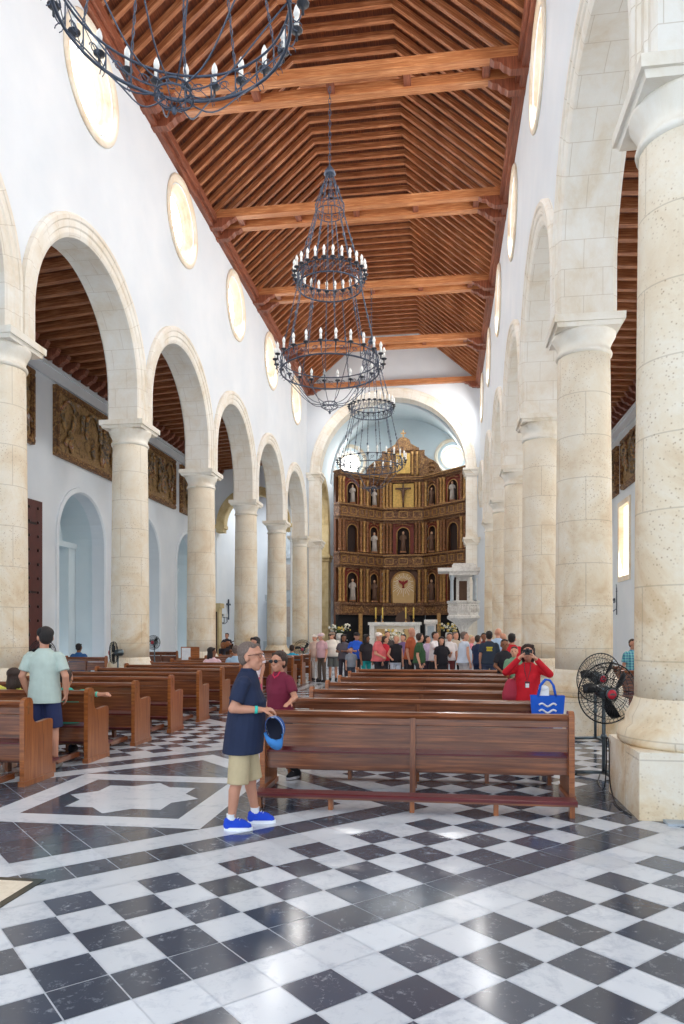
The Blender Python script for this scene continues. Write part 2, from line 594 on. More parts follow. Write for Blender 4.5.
# ------------------------------------------------------------------ floor
def floor():
    s_ = .3097; q = s_ * math.sqrt(.5)
    ox, oy = -1.662, 4.745
    W = MB()
    mats = [M['marble_white'], M['marble_black']]
    tones = []
    def colr(i, j):
        # i, j: cell indices (cell spans i..i+1, j..j+1); the big square medallions repeat every two bays
        if i + j < -8: i, j = -8 - j, -8 - i
        i0, j0 = i, j
        D = i - j
        if i + j + 1 > 12 and -15 < D < 20:      # dark paving round the near pier
            if i >= 13 and -1 <= j <= 6: return 1
            if i == 12 and -2 <= j <= 1: return 0
        while i - j > 36: i -= 25; j += 25
        di = max(abs(i + .5 - 2), abs(j + .5 + 9))
        if di < 5: return 2
        if di < 6: return 0
        if di < 7: return 1
        if di < 8: return 0
        if j == 3 and i < 12: return 1
        if j == 4: return 0
        return 1 if (i + j) % 2 == 0 else 0
    e = .004
    for i in range(-70, 140):
        for j in range(-130, 70):
            cx = ox + q * (i + j + 1); cy = oy + q * (i - j)
            if not (AL - .2 < cx < AR + .2 and Y0 < cy < 48): continue
            c = colr(i, j)
            big = c == 2
            if big: c = 1
            h = q * (1 - e / s_ * 2)
            W.add([(cx - h, cy, 0), (cx, cy - h, 0), (cx + h, cy, 0), (cx, cy + h, 0)], [(0, 1, 2, 3)], m=c)
            tones.append(random.uniform(.9, 1.05) if c == 0 else random.uniform(.85, 1.25))
    W.add([(AL - 1, Y0, -.002), (AR + 1, Y0, -.002), (AR + 1, 48, -.002), (AL - 1, 48, -.002)], [(0, 1, 2, 3)], m=0)
    tones.append(.93)
    W.add([(AL - 1, Y0, -.3), (AL - 1, 48, -.3), (AR + 1, 48, -.3), (AR + 1, Y0, -.3)], [(0, 1, 2, 3)], m=0)
    tones.append(.93)
    # square medallions with eight-pointed stars
    cx = ox - 7 * q
    z = .0015
    def star(cx, cy, ro, ri, n=8):
        return [(cx + (ro if k % 2 == 0 else ri) * math.cos(PI / 8 * k), cy + (ro if k % 2 == 0 else ri) * math.sin(PI / 8 * k), z * 2) for k in range(2 * n)]
    for cy in (oy + 11 * q, oy + 61 * q, oy + 111 * q):
        a = 5 * q; b = a - .31
        o = [(cx - a, cy - a, z), (cx + a, cy - a, z), (cx + a, cy + a, z), (cx - a, cy + a, z)]
        n = [(cx - b, cy - b, z), (cx + b, cy - b, z), (cx + b, cy + b, z), (cx - b, cy + b, z)]
        W.add(o + n, [(0, 1, 5, 4), (1, 2, 6, 5), (2, 3, 7, 6), (3, 0, 4, 7)], m=0); tones += [1.0] * 4
        W.add(n, [(0, 1, 2, 3)], m=1); tones.append(1.0)
        W.add([(cx, cy, z * 2)] + star(cx, cy, .7, .53), [(0, 1 + k, 1 + (k + 1) % 16) for k in range(16)], m=0); tones += [.97] * 16
    o = W.build('floor', mats)
    me = o.data
    at = me.attributes.new('tone', 'FLOAT_COLOR', 'FACE')
    buf = []
    for x in tones: buf += [x, x, x, 1]
    at.data.foreach_set('color', buf)
    tag(o, kind='structure')
    sl = MB(); x0, x1, y0, y1 = -3.66, -2.73, 2.5, 4.68
    sl.box(x0, x1, y0, y1, 0, .004, m=0)
    sl.box(x0 + .06, x1 - .06, y0 + .06, y1 - .06, .004, .0055, m=1)
    # incised border on the slab
    for a0, a1, b0, b1 in ((x0 + .12, x1 - .12, y0 + .12, y0 + .13), (x0 + .12, x1 - .12, y1 - .13, y1 - .12), (x0 + .12, x0 + .13, y0 + .12, y1 - .12), (x1 - .13, x1 - .12, y0 + .12, y1 - .12)):
        sl.box(a0, a1, b0, b1, .0055, .006, m=1)
    tag(sl.build('memorial_slab', [M['marble_black'], M['marble_slab']]), 'cream memorial slab with black border set in the checkered floor', 'slab')
floor()


# ------------------------------------------------------------------ columns
def column_parts():
    b = MB()
    b.prism([(-.6, -.6), (.6, -.6), (.6, .6), (-.6, .6)], 2, 0, .62)
    b.lathe([(.6, .62), (.64, .66), (.645, .72), (.625, .79), (.57, .83), (.565, .9), (.53, .96), (.5, 1.02), (.482, 1.08)], n=40)
    s = MB()
    pr = []
    for k in range(13):
        z = 1.05 + (6.48 - 1.05) * k / 12
        pr.append((.478 - .045 * (k / 12) ** 1.5, z))
    s.lathe(pr, n=48)
    c = MB()
    c.lathe([(.432, 6.44), (.465, 6.46), (.472, 6.49), (.46, 6.52), (.438, 6.53), (.438, 6.61), (.45, 6.64), (.48, 6.71), (.525, 6.79), (.53, 6.84)], n=40)
    for z0, z1, a, bb in ((6.83, 6.9, .515, .535), (6.9, 7.02, .57, .575)):
        p = []
        c.add([(-a, -a, z0), (a, -a, z0), (a, a, z0), (-a, a, z0), (-bb, -bb, z1), (bb, -bb, z1), (bb, bb, z1), (-bb, bb, z1)],
              [(0, 3, 2, 1), (4, 5, 6, 7), (0, 1, 5, 4), (1, 2, 6, 5), (2, 3, 7, 6), (3, 0, 4, 7)])
    return b, s, c


cb, cs, cc = column_parts()
meb, mes, mec = cb.mesh('base', M['coral_stone']), cs.mesh('shaft', M['coral_stone']), cc.mesh('capital', M['capital_stone'])
ords = ['first', 'second', 'third', 'fourth', 'fifth', 'sixth', 'seventh', 'eighth']


def column(x, y, label, group):
    r = empty('stone_column', (x, y, 0), 0, label=label, cat='column', group=group)
    for nm, me in (('base', meb), ('shaft', mes), ('capital', mec)):
        o = bpy.data.objects.new(nm, me); COL.objects.link(o); o.parent = r
    return r


lname = ['round limestone column of the arcade behind the camera', 'round limestone column of the arcade just outside the view',
         'tall limestone column cut by the picture edge beside the red studded door', 'limestone column of the arcade next to the largest carved relief painting',
         'limestone column of the arcade with the notice stand at its foot', 'limestone column in front of the guitarist and the wall cross',
         'limestone column between the two narrow arches before the chancel', 'limestone column joined to the chancel arch pier, thinnest of the arcade in view']
for k, y in enumerate(LY):
    if y < 5: continue
    column(XLC, y, lname[k], 'columns of the arcade with relief paintings behind')
rn = ['', '', 'huge pitted limestone column with square base beside the big black fans', 'limestone column directly behind the two big fans',
      'limestone column behind the woman in red taking a photo', 'limestone column partly hidden, two behind the woman in red',
      'narrow sliver of limestone column, third beyond the fans', 'narrow sliver of limestone column, fourth beyond the fans', 'limestone column beside the marble pulpit']
for k, y in enumerate(RY):
    if k >= 2: column(XRC - (.05 if k == 2 else 0), y, rn[k], 'columns of the arcade beside the fans')


# ------------------------------------------------------------------ nave walls with arches and round windows
AR_R = 2.275; AR_O = 2.73; STILT = 7.75
OC_Z = 13.75


def arcade_wall(name, ys, x0, x1, face, off):
    mids = [(a + b) / 2 for a, b in zip(ys, ys[1:])]
    out = [(Y0, ZPL + .5), (Y0, ZC)]
    for m in mids:
        if m - 2.5 < Y0: continue
        out.append((m - 2.5, ZC)); out += [(a, b) for a, b in arc(m, STILT, 2.5, PI, 0, 28)]; out.append((m + 2.5, ZC))
    out += [(YE + .2, ZC), (YE + .2, ZPL + .5)]
    holes = [arc(m, OC_Z, .98, 0, 2 * PI * 35 / 36, 35) for m in mids if m > Y0 + 1.5]
    w = slab(name, out, holes, 'YZ', x0, x1, M['white_plaster'])
    tag(w, kind='structure')
    # arch linings: a moulded stone ring through the wall
    pf = []  # profile (x, radius) around the ring, from the far face to the nave face
    a, b = (x0, x1) if face > 0 else (x1, x0)
    sg = 1 if face > 0 else -1
    pf = [(a - .09 * sg, 2.69), (a - .11 * sg, 2.64), (a - .11 * sg, 2.38), (a - .05 * sg, 2.33), (a - .03 * sg, AR_R), (b + .03 * sg, AR_R), (b + .05 * sg, 2.31), (b + .07 * sg, 2.36),
          (b + .07 * sg, 2.44), (b + .1 * sg, 2.47), (b + .1 * sg, 2.58), (b + .13 * sg, 2.61), (b + .13 * sg, 2.68), (b + .09 * sg, 2.73), (b - .02 * sg, 2.735)]
    pl = [0]
    for k in range(1, len(pf)): pl.append(pl[-1] + math.hypot(pf[k][0] - pf[k - 1][0], pf[k][1] - pf[k - 1][1]))
    def ring(m):
        mb = MB(); path = [(PI, -.73), (PI, -.36)] + [(PI - PI * i / 32, 0) for i in range(33)] + [(0, -.36), (0, -.73)]
        vs = []; L = []; acc = 0
        for k, (t, dz) in enumerate(path):
            for (x, r) in pf: vs.append((x, m + r * math.cos(t), STILT + dz + r * math.sin(t)))
            if k: acc += abs(dz - path[k - 1][1]) + abs(t - path[k - 1][0]) * AR_R
            L.append(acc)
        n = len(pf); fs = []; uvs = []
        for k in range(len(path) - 1):
            for j in range(n - 1):
                f = (k * n + j, k * n + j + 1, (k + 1) * n + j + 1, (k + 1) * n + j)
                if sg > 0: f = f[::-1]
                u = {k * n + j: (pl[j], L[k]), k * n + j + 1: (pl[j + 1], L[k]), (k + 1) * n + j + 1: (pl[j + 1], L[k + 1]), (k + 1) * n + j: (pl[j], L[k + 1])}
                fs.append(f); uvs.append([u[q] for q in f])
        mb.add(vs, fs, uvs)
        return mb
    for m in mids:
        if m < Y0 + 1: continue
        ring(m).build('arch_lining', M['pale_limestone'], w)
    # round windows: stepped, splayed stone reveal with bright glass outside
    for m in mids:
        if m < Y0 + 1.5: continue
        mb = MB()
        prof = [(1.0, .0), (1.22, .0), (1.24, .03), (1.2, .06), (1.06, .06), (1.03, .02), (1.0, -.02), (.96, -.03), (.96, -.09), (.88, -.11), (.88, -.17), (.8, -.19), (.8, -.25), (.72, -.28), (.72, -.3)]
        n = 40
        vs = []; fs = []
        for (r, d) in prof:
            for i in range(n):
                t = 2 * PI * i / n
                vs.append(((b + d * sg), m + r * math.cos(t), OC_Z + r * math.sin(t)))
        for j in range(len(prof) - 1):
            for i in range(n):
                fs.append((j * n + i, j * n + (i + 1) % n, (j + 1) * n + (i + 1) % n, (j + 1) * n + i))
        mb.add(vs, fs, None, True)
        ok = mb.build('round_window_surround', M['ocu'], w)
        g = MB(); gx = b - .29 * sg
        pts = [(gx, m + .74 * math.cos(2 * PI * i / n), OC_Z + .74 * math.sin(2 * PI * i / n)) for i in range(n)]
        g.add(pts, [tuple(range(n))])
        g.build('window_pane', M['window_daylight'], ok)
    return w, mids


stone('ocu', S(246, 238, 222), S(240, 224, 200), S(230, 206, 176), joint=False, pits=False, z=False)
wl, midL = arcade_wall('wall_left', LY, XL0, XL1, 1, 0)
wr, midR = arcade_wall('wall_right', RY, XR0, XR1, -1, 0)

# end wall with chancel arch
CZ = 10.6; CR = 4.05; CO = 4.62
out = [(XL1, 0), (XL1 + .1, 0)]
ecx = -2.8
slab_out = [(XL0, 0), (ecx - 4.3, 0), (ecx - 4.3, CZ)] + arc(ecx, CZ, 4.3, PI, 0, 40) + [(ecx + 4.3, 0), (XR1, 0), (XR1, 15.2), (XR0 - .05, 15.5), (-1.33, 18.3), (-4.27, 18.3), (XL1 + .05, 15.5), (XL0, 15.2)]
we = slab('wall_far', slab_out, [], 'XZ', YE, YE + .7, M['white_plaster'])
tag(we, kind='structure')
# moulded stone arch and pilasters
mb = MB(); pf = [(YE - .02, CO), (YE - .09, CO - .03), (YE - .09, CO - .12), (YE - .06, CO - .16), (YE - .06, CR + .12), (YE - .1, CR + .08), (YE - .1, CR), (YE + .78, CR), (YE + .78, CR + .3)]
vs = []; fs = []; uvs = []
NA = 48
for k in range(NA + 1):
    t_ = PI - PI * k / NA
    for (y, r) in pf: vs.append((ecx + r * math.cos(t_), y, CZ + r * math.sin(t_)))
n = len(pf)
for k in range(NA):
    for j in range(n - 1):
        fs.append((k * n + j, k * n + j + 1, (k + 1) * n + j + 1, (k + 1) * n + j))
        uvs.append([(j * .3, k * .28), (j * .3 + .3, k * .28), (j * .3 + .3, k * .28 + .28), (j * .3, k * .28 + .28)])
mb.add(vs, fs, uvs)
mb.build('arch_lining', M['pale_limestone'], we)
for sx in (-1, 1):
    p = MB()
    xa = ecx + sx * CR; xb = ecx + sx * (CO + .02)
    p.box(min(xa, xb), max(xa, xb), YE - .1, YE + .78, .5, 6.45)
    p.box(min(xa, xb), max(xa, xb), YE - .1, YE + .78, 7.0, CZ - .35)
    p.box(min(xa, xb) - .06, max(xa, xb) + .06, YE - .16, YE + .84, 0, .5)
    for zz in (6.45, CZ - .38):
        p.box(min(xa, xb) - .06, max(xa, xb) + .06, YE - .16, YE + .84, zz, zz + .12)
        p.box(min(xa, xb) - .12, max(xa, xb) + .12, YE - .22, YE + .9, zz + .12, zz + .3)
        p.box(min(xa, xb) - .18, max(xa, xb) + .18, YE - .28, YE + .94, zz + .3, zz + .4)
    p.box(min(xa, xb) - .02, max(xa, xb) + .02, YE - .12, YE + .8, 6.85, 7.02)
    p.build('pilaster', M['pale_limestone'], we)

# sanctuary
SL, SRX, SB = -7.35, 1.75, 48.2
so = [(YE + .7, 0), (41.4, 0), (41.4, 6.7)] + arc(43.7, 8.7, 2.3, PI, 0, 20) + [(46.0, 0), (SB, 0), (SB, 11.5), (YE + .7, 11.5)]
w_ = tag(slab('wall_chancel_left', so, [], 'YZ', SL - .9, SL, M['white_plaster']), kind='structure')
a_ = MB()
for sgn, yy in ((1, 46.0), (-1, 41.4)):
    y0_, y1_ = (45.95, 46.9) if sgn > 0 else (40.7, 41.45)
    a_.box(SL - .95, SL + .04, y0_, y1_, 0, 6.3)
    a_.box(SL - 1.0, SL + .1, y0_ - .06, y1_ + .06, 6.3, 6.5); a_.box(SL - 1.05, SL + .16, y0_ - .14, y1_ + .14, 6.5, 6.7)
pth = [(PI, -2.0)] + [(PI - PI * i / 24, 0) for i in range(25)] + [(0, -2.0)]
pf = [(SL - .95, 2.27), (SL + .04, 2.27), (SL + .08, 2.32), (SL + .08, 2.75), (SL - .02, 2.8)]
vs = []; fs = []; uvs = []
for (t_, dz) in pth:
    for (x, r) in pf: vs.append((x, 43.7 + r * math.cos(t_), 8.7 + dz + r * math.sin(t_)))
n = len(pf)
for k in range(len(pth) - 1):
    for j in range(n - 1):
        fs.append((k * n + j, (k + 1) * n + j, (k + 1) * n + j + 1, k * n + j + 1))
        uvs.append([(j * .4, k * .3), (j * .4, k * .3 + .3), (j * .4 + .4, k * .3 + .3), (j * .4 + .4, k * .3)])
a_.add(vs, fs, uvs)
a_.build('arch_lining', M['yellow_stone'], w_)
mb = MB(); mb.box(SRX, SRX + .6, YE + .7, SB, 0, 11.5)
tag(mb.build('wall_chancel_right', M['white_plaster']), kind='structure')
# back wall with two oculi
oc = [(-6.25, 13.15), (.62, 13.3)]
holes = [arc(x, z, .78, 0, 2 * PI * 31 / 32, 31) for x, z in oc]
wb = tag(slab('wall_chancel_back', [(SL - .9, 0), (SRX + .6, 0), (SRX + .6, 16.2), (SL - .9, 16.2)], holes, 'XZ', SB, SB + .5, M['pale_blue_plaster']), kind='structure')
for x, z in oc:
    mb = MB(); n = 36
    prof = [(1.18, .0), (1.2, -.05), (1.16, -.1), (1.04, -.1), (1.0, -.04), (.94, .02), (.9, .2), (.8, .25), (.78, .35), (.66, .4), (.62, .48)]
    vs = [(x + r * math.cos(2 * PI * i / n), SB + d, z + r * math.sin(2 * PI * i / n)) for (r, d) in prof for i in range(n)]
    fs = [(j * n + i, (j + 1) * n + i, (j + 1) * n + (i + 1) % n, j * n + (i + 1) % n) for j in range(len(prof) - 1) for i in range(n)]
    mb.add(vs, fs, None, True)
    s_ = mb.build('round_window_surround', M['ocu'], wb)
    g = MB(); g.add([(x + .64 * math.cos(-2 * PI * i / n), SB + .47, z + .64 * math.sin(-2 * PI * i / n)) for i in range(n)], [tuple(range(n))])
    g.build('window_pane', M['window_daylight'], s_)
# vault of the sanctuary with ribs
mb = MB(); vs = []; fs = []
vr = 4.72
for iy, y in enumerate((YE + .7, 43.5, 46, SB)):
    for k in range(33):
        t_ = PI - PI * k / 32
        vs.append((ecx + vr * math.cos(t_), y, CZ + .6 + vr * math.sin(t_)))
for a in range(3):
    for k in range(32):
        fs.append((a * 33 + k, a * 33 + k + 1, (a + 1) * 33 + k + 1, (a + 1) * 33 + k))
mb.add(vs, fs, None, True)
va = tag(mb.build('ceiling_chancel', M['pale_blue_plaster']), kind='structure')
rb = MB()
for (xa, ya, xb, yb) in ((-1, YE + .8, 1, SB), (1, YE + .8, -1, SB)):
    pts = []
    for k in range(25):
        q = k / 24; ang = PI - PI * q if xa < 0 else PI * q
        pts.append((ecx + (vr - .06) * math.cos(ang), ya + (yb - ya) * q, CZ + .6 + (vr - .06) * math.sin(ang)))
    rb.tube(pts, .09, 6)
rb.build('rib', M['white_plaster'], va)

# ------------------------------------------------------------------ roof
roof = empty('ceiling', (0, 0, 0), kind='structure')
EXL, EXR, EZ, CXL, CXR, CZ2 = XL1 + .02, XR0 - .02, 15.32, -4.26, -1.32, 18.12
mb = MB()
T = .16
for (xa, za, xb, zb) in ((EXL - .4, EZ - .3 + T, CXL, CZ2 + T), (CXL, CZ2 + T, CXR, CZ2 + T), (CXR, CZ2 + T, EXR + .4, EZ - .3 + T)):
    L = math.hypot(xb - xa, zb - za); nb = max(1, int(L / .28))
    for k in range(nb):
        p = k / nb; q = (k + 1) / nb - .012
        X0, Z0, X1, Z1 = xa + (xb - xa) * p, za + (zb - za) * p, xa + (xb - xa) * q, za + (zb - za) * q
        o_ = random.random() * 5
        mb.add([(X0, Y0, Z0), (X0, YE + .3, Z0), (X1, YE + .3, Z1), (X1, Y0, Z1)], [(0, 1, 2, 3)], [[(0, o_), (44, o_), (44, o_ + .28), (0, o_ + .28)]])
    mb.add([(xa, Y0, za + .03), (xa, YE + .3, za + .03), (xb, YE + .3, zb + .03), (xb, Y0, zb + .03)], [(0, 1, 2, 3)], [[(0, 0), (44, 0), (44, 3), (0, 3)]])
mb.build('board', M['roof_board'], roof)
fr = MB()
H_, W_ = .15, .12
fr.beam((EXL, 0, EZ), (CXL, 0, CZ2 + .02), W_, H_, (0, 0, 1))
fr.beam((CXL - .03, 0, CZ2 - .0), (CXR + .03, 0, CZ2 - .0), W_, H_, (0, 0, 1))
fr.beam((EXR, 0, EZ), (CXR, 0, CZ2 + .02), W_, H_, (0, 0, 1))
frm = fr.mesh('rafter', M['roof_timber'])
y = 39.6
cnt = 0
while y > Y0 + .2 and cnt < 90:
    o = bpy.data.objects.new('rafter', frm); COL.objects.link(o); o.parent = roof; o.location = (0, y, 0)
    y -= .495; cnt += 1
for sx, X in ((1, XL1), (-1, XR0)):
    p = MB()
    for (d0, d1, z0, z1) in ((0, .16, 14.98, 15.1), (0, .26, 15.1, 15.34), (0, .2, 15.34, 15.42)):
        p.box(min(X + sx * d0 - sx * .02, X + sx * d1), max(X + sx * d0 - sx * .02, X + sx * d1), Y0, YE, z0, z1)
    p.build('wall_plate', M['plate_timber'], roof)

TY = [17.8, 23.25, 28.7, 34.15]
tlab = ['pair of timber tie beams spanning the nave above the top of the tall chandelier', 'second pair of timber tie beams, crossing behind the neck of the tall chandelier',
        'third pair of timber tie beams, crossing behind the middle candle ring', 'fourth pair of timber tie beams, next to the chancel end wall']
def tie(y, label, single=False, group=True):
    r = empty('tie_beam', (0, y, 15.14), 0, label=label, cat='roof beam', group='paired tie beams across the nave' if group else None)
    offs = (0,) if single else (-.34, .34)
    for d in offs:
        b = MB(); b.beam((XL1 + .02, d, .24), (XR0 - .02, d, .24), .24, .26); b.build('timber', M['tie_timber'], r)
        for X, sg in ((XL1, 1), (XR0, -1)):
            c = MB()
            c.prism([(X, .11), (X, -.2), (X + sg * .42, -.2), (X + sg * .5, -.13), (X + sg * .58, -.1), (X + sg * .66, 0), (X + sg * .8, .03), (X + sg * .9, .11)], 1, d - .11, d + .11)
            c.build('corbel', M['plate_timber'], r)
    if not single:
        for q in (.1, .3, .5, .7, .9):
            b = MB(); X = XL1 + (XR0 - XL1) * q
            b.box(X - .09, X + .09, -.22, .22, .16, .33); b.build('spacer_block', M['plate_timber'], r)
for y, l in zip(TY, tlab): tie(y, l)
tie(12.35, 'pair of timber tie beams above the chandelier nearest the camera')
tie(39.6, 'single dark timber beam against the white gable above the chancel arch', True, False)
tie(6.9, 'pair of timber tie beams over the camera')


# ------------------------------------------------------------------ aisles
def aisle(sg, xin, xwall, name):
    # lean-to ceiling
    r = empty('ceiling_' + name, (0, 0, 0), kind='structure')
    za, zb = 11.15, 10.82
    m = MB(); m.add([(xin, Y0, za + .2), (xin, 48, za + .2), (xwall, 48, zb + .2), (xwall, Y0, zb + .2)], [(0, 1, 2, 3)], [[(0, 0), (50, 0), (50, 4.4), (0, 4.4)]])
    m.build('board', M['roof_board'], r)
    f = MB(); f.beam((xin, 0, za), (xwall, 0, zb), .16, .24, (0, 0, 1))
    fm = f.mesh('ceiling_beam', M['roof_timber'])
    cb_ = MB()
    cb_.prism([(xwall, zb - .1), (xwall, zb - .42), (xwall - sg * .25, zb - .42), (xwall - sg * .33, zb - .34), (xwall - sg * .45, zb - .3), (xwall - sg * .55, zb - .12)], 1, -.1, .1)
    cm = cb_.mesh('corbel', M['plate_timber'])
    y = 1.0
    while y < 46:
        o = bpy.data.objects.new('ceiling_beam', fm); COL.objects.link(o); o.parent = r; o.location = (0, y, 0)
        o = bpy.data.objects.new('corbel', cm); COL.objects.link(o); o.parent = r; o.location = (0, y, 0)
        y += .62
    return r


aisle(-1, XL0, AL, 'left_aisle')
aisle(1, XR1, AR, 'right_aisle')
# left aisle wall with three arched recesses and doorway
nich = [12.7, 18.4, 24.0, 29.3, 34.7]
holes = []
out = [(Y0, 0)]
for k, m_ in enumerate(nich):
    if k == 1:
        out += [(m_ - .9, 0), (m_ - .9, 5.0), (m_ + .9, 5.0), (m_ + .9, 0)]
        continue
    w2 = 1.65
    out += [(m_ - w2, 0), (m_ - w2, 4.95)] + arc(m_, 4.95, w2, PI, 0, 20)[1:-1] + [(m_ + w2, 4.95), (m_ + w2, 0)]
out += [(48, 0), (48, 11.1), (Y0, 11.1)]
wa = tag(slab('wall_left_aisle', out, [], 'YZ', AL - .5, AL, M['white_plaster']), kind='structure')
mb = MB()
mb.box(AL, AL + .1, Y0, 48, 9.9, 10.24)
mb.box(AL, AL + .16, Y0, 48, 10.24, 10.36)
mb.build('string_course', M['white_plaster'], wa)
for k, m_ in enumerate(nich):
    if k == 1: continue
    b = MB()
    # recess shell with an inner blind arch
    pth = [(m_ - 1.72, 0), (m_ - 1.72, 4.95)] + arc(m_, 4.95, 1.72, PI, 0, 20)[1:-1] + [(m_ + 1.72, 4.95), (m_ + 1.72, 0)]
    n = len(pth)
    vs = [(AL - .49, a, b_) for a, b_ in pth] + [(AL - 1.7, a, b_) for a, b_ in pth]
    b.add(vs, [(i, i + 1, n + i + 1, n + i) for i in range(n - 1)])
    b.add([(AL - 1.7, a, b_) for a, b_ in pth], [tuple(range(n))])
    b.box(AL - 1.69, AL - 1.2, m_ - 1.71, m_ - 1.2, 0, 4.9); b.box(AL - 1.69, AL - 1.2, m_ + 1.2, m_ + 1.71, 0, 4.9)
    b.box(AL - 1.69, AL - 1.15, m_ - 1.71, m_ + 1.71, 4.85, 5.05)
    b.build('recess', M['pale_blue_plaster'], wa)
    tr = MB()
    pf_ = [(AL - .02, 1.85), (AL + .05, 1.83), (AL + .05, 1.68), (AL - .02, 1.63)]
    vs = []; fs = []
    pp = [(PI, -4.95)] + [(PI - PI * i / 20, 0) for i in range(21)] + [(0, -4.95)]
    for (t_, dz) in pp:
        for (x, r_) in pf_: vs.append((x, m_ + r_ * math.cos(t_), 4.95 + dz + r_ * math.sin(t_)))
    for i in range(len(pp) - 1):
        for j in range(3): fs.append((i * 4 + j, (i + 1) * 4 + j, (i + 1) * 4 + j + 1, i * 4 + j + 1))
    tr.add(vs, fs); tr.build('moulding', M['white_plaster'], wa)
b = MB(); b.box(AL - 3, AL - 2.9, 16, 21, 0, 6); b.build('recess', M['white_plaster'], wa)
# the open red studded door leaf
d = MB(); dl = 1.3
d.box(0, .07, 0, dl, 0.05, 5.75)
dr = empty('studded_door', (AL + .12, 19.62, 0), R(-4), label='tall red-brown studded door leaf standing open against the aisle wall', cat='door')
d.build('door_leaf', M['door_red_brown'], dr)
st = MB()
for i in range(3):
    for j in range(13):
        st.ball((.075, .2 + i * .44, .35 + j * .43), (.035, .05, .05), 8, 5)
st.build('stud', M['stud_iron'], dr)
hg = MB()
for z in (.8, 2.9, 5.0): hg.box(.06, .085, 0, 1.0, z, z + .07)
hg.build('hinge_strap', M['stud_iron'], dr)

# right aisle wall with windows
out = [(Y0, 0), (48, 0), (48, 11.1), (Y0, 11.1)]
rwin = [9.5, 14.8, 20.1, 25.4, 30.6, 35.8]
holes = [[(m_ - .9, 3.9), (m_ + .9, 3.9), (m_ + .9, 7.0), (m_ - .9, 7.0)] for m_ in rwin]
wra = tag(slab('wall_right_aisle', out, holes, 'YZ', AR, AR + .5, M['white_plaster']), kind='structure')
mb = MB(); mb.box(AR - .1, AR, Y0, 48, 9.9, 10.24); mb.box(AR - .16, AR, Y0, 48, 10.24, 10.36); mb.build('string_course', M['white_plaster'], wra)
for m_ in rwin:
    fr_ = MB()
    for (a, b_, c, d_) in ((-1.0, -.8, 3.8, 7.1), (.8, 1.0, 3.8, 7.1), (-.8, .8, 6.9, 7.1), (-.8, .8, 3.8, 4.0)):
        fr_.box(AR - .05, AR + .45, m_ + a, m_ + b_, c, d_)
    s_ = fr_.build('window_surround', M['ocu'], wra)
    g = MB(); g.add([(AR + .16, m_ - .8, 4), (AR + .16, m_ - .8, 6.9), (AR + .16, m_ + .8, 6.9), (AR + .16, m_ + .8, 4)], [(0, 1, 2, 3)])
    g.build('window_pane', M['window_warm'], s_)

# aisle end walls with the yellow stone arch
for (xa, xb, nm) in ((AL, XL0, 'left'), (XR1, AR, 'right')):
    cx = (xa + xb) / 2; rr = (xb - xa) / 2 - .06
    ol = [(xa, 0), (cx - rr, 0), (cx - rr, 7.7)] + arc(cx, 7.7, rr, PI, 0, 24)[1:-1] + [(cx + rr, 7.7), (cx + rr, 0), (xb, 0), (xb, 11.6), (xa, 11.6)]
    w3 = tag(slab('wall_%s_aisle_arch' % nm, ol, [], 'XZ', 39.0, 39.5, M['white_plaster']), kind='structure')
    mb = MB(); pf = [(38.98, rr + .02), (38.92, rr - .01), (38.92, rr - .4), (38.95, rr - .45), (39.55, rr - .45)]
    pp = [(PI - PI * i / 24, 0) for i in range(25)]
    for sg_ in (-1, 1):
        xx = cx + sg_ * (rr - .2)
        mb.box(xx - .28, xx + .28, 38.88, 39.6, 7.5, 7.7); mb.box(xx - .2, xx + .2, 38.94, 39.55, 7.3, 7.5)
    vs = []; fs = []; uvs = []
    for (t_, dz) in pp:
        for (y_, r_) in pf: vs.append((cx + r_ * math.cos(t_), y_, 7.7 + dz + r_ * math.sin(t_)))
    n = len(pf)
    for i in range(len(pp) - 1):
        for j in range(n - 1):
            fs.append((i * n + j, i * n + j + 1, (i + 1) * n + j + 1, (i + 1) * n + j))
            uvs.append([(j * .3, i * .28), (j * .3 + .3, i * .28), (j * .3 + .3, i * .28 + .28), (j * .3, i * .28 + .28)])
    mb.add(vs, fs, uvs); mb.build('arch_lining', M['yellow_stone'], w3)
    mb = MB(); mb.box(xa, xb, 47.6, 48.1, 0, 12)
    tag(mb.build('wall_%s_aisle_end' % nm, M['white_plaster']), kind='structure')

# grey altarpiece in the side chapel
ga = empty('side_altarpiece', (-10.15, 46.9, 0), label='pale grey carved altarpiece seen between the slender columns of the side chapel', cat='altarpiece')
b = MB(); b.box(-1.7, 1.7, 0, .6, 0, 1.1); b.box(-1.5, 1.5, .1, .6, 1.1, 3.8); b.box(-1.6, 1.6, 0, .6, 3.8, 4.2); b.box(-1.3, 1.3, .1, .6, 4.2, 6.6)
b.box(-1.4, 1.4, 0, .6, 6.6, 6.9)
b.prism([(-1.3, 6.9), (1.3, 6.9), (.9, 7.5), (.3, 8.2), (0, 8.4), (-.3, 8.2), (-.9, 7.5)], 1, .1, .5)
b.build('body', M['grey_altarpiece'], ga)
for (z0, z1, xs) in ((1.1, 3.8, (-1.35, -.75, .75, 1.35)), (4.2, 6.6, (-1.15, -.6, .6, 1.15))):
    for x in xs:
        b = MB(); b.lathe([(.12, z0), (.09, z0 + .15), (.08, z1 - .2), (.13, z1)], (x, 0, 0), 12); b.build('colonnette', M['marble_sculpted'], ga)
b = MB(); b.box(-.5, .5, .05, .12, 1.4, 3.4); b.box(-.42, .42, .03, .12, 4.5, 6.2); b.build('niche_panel', M['statue_robe_grey'], ga)


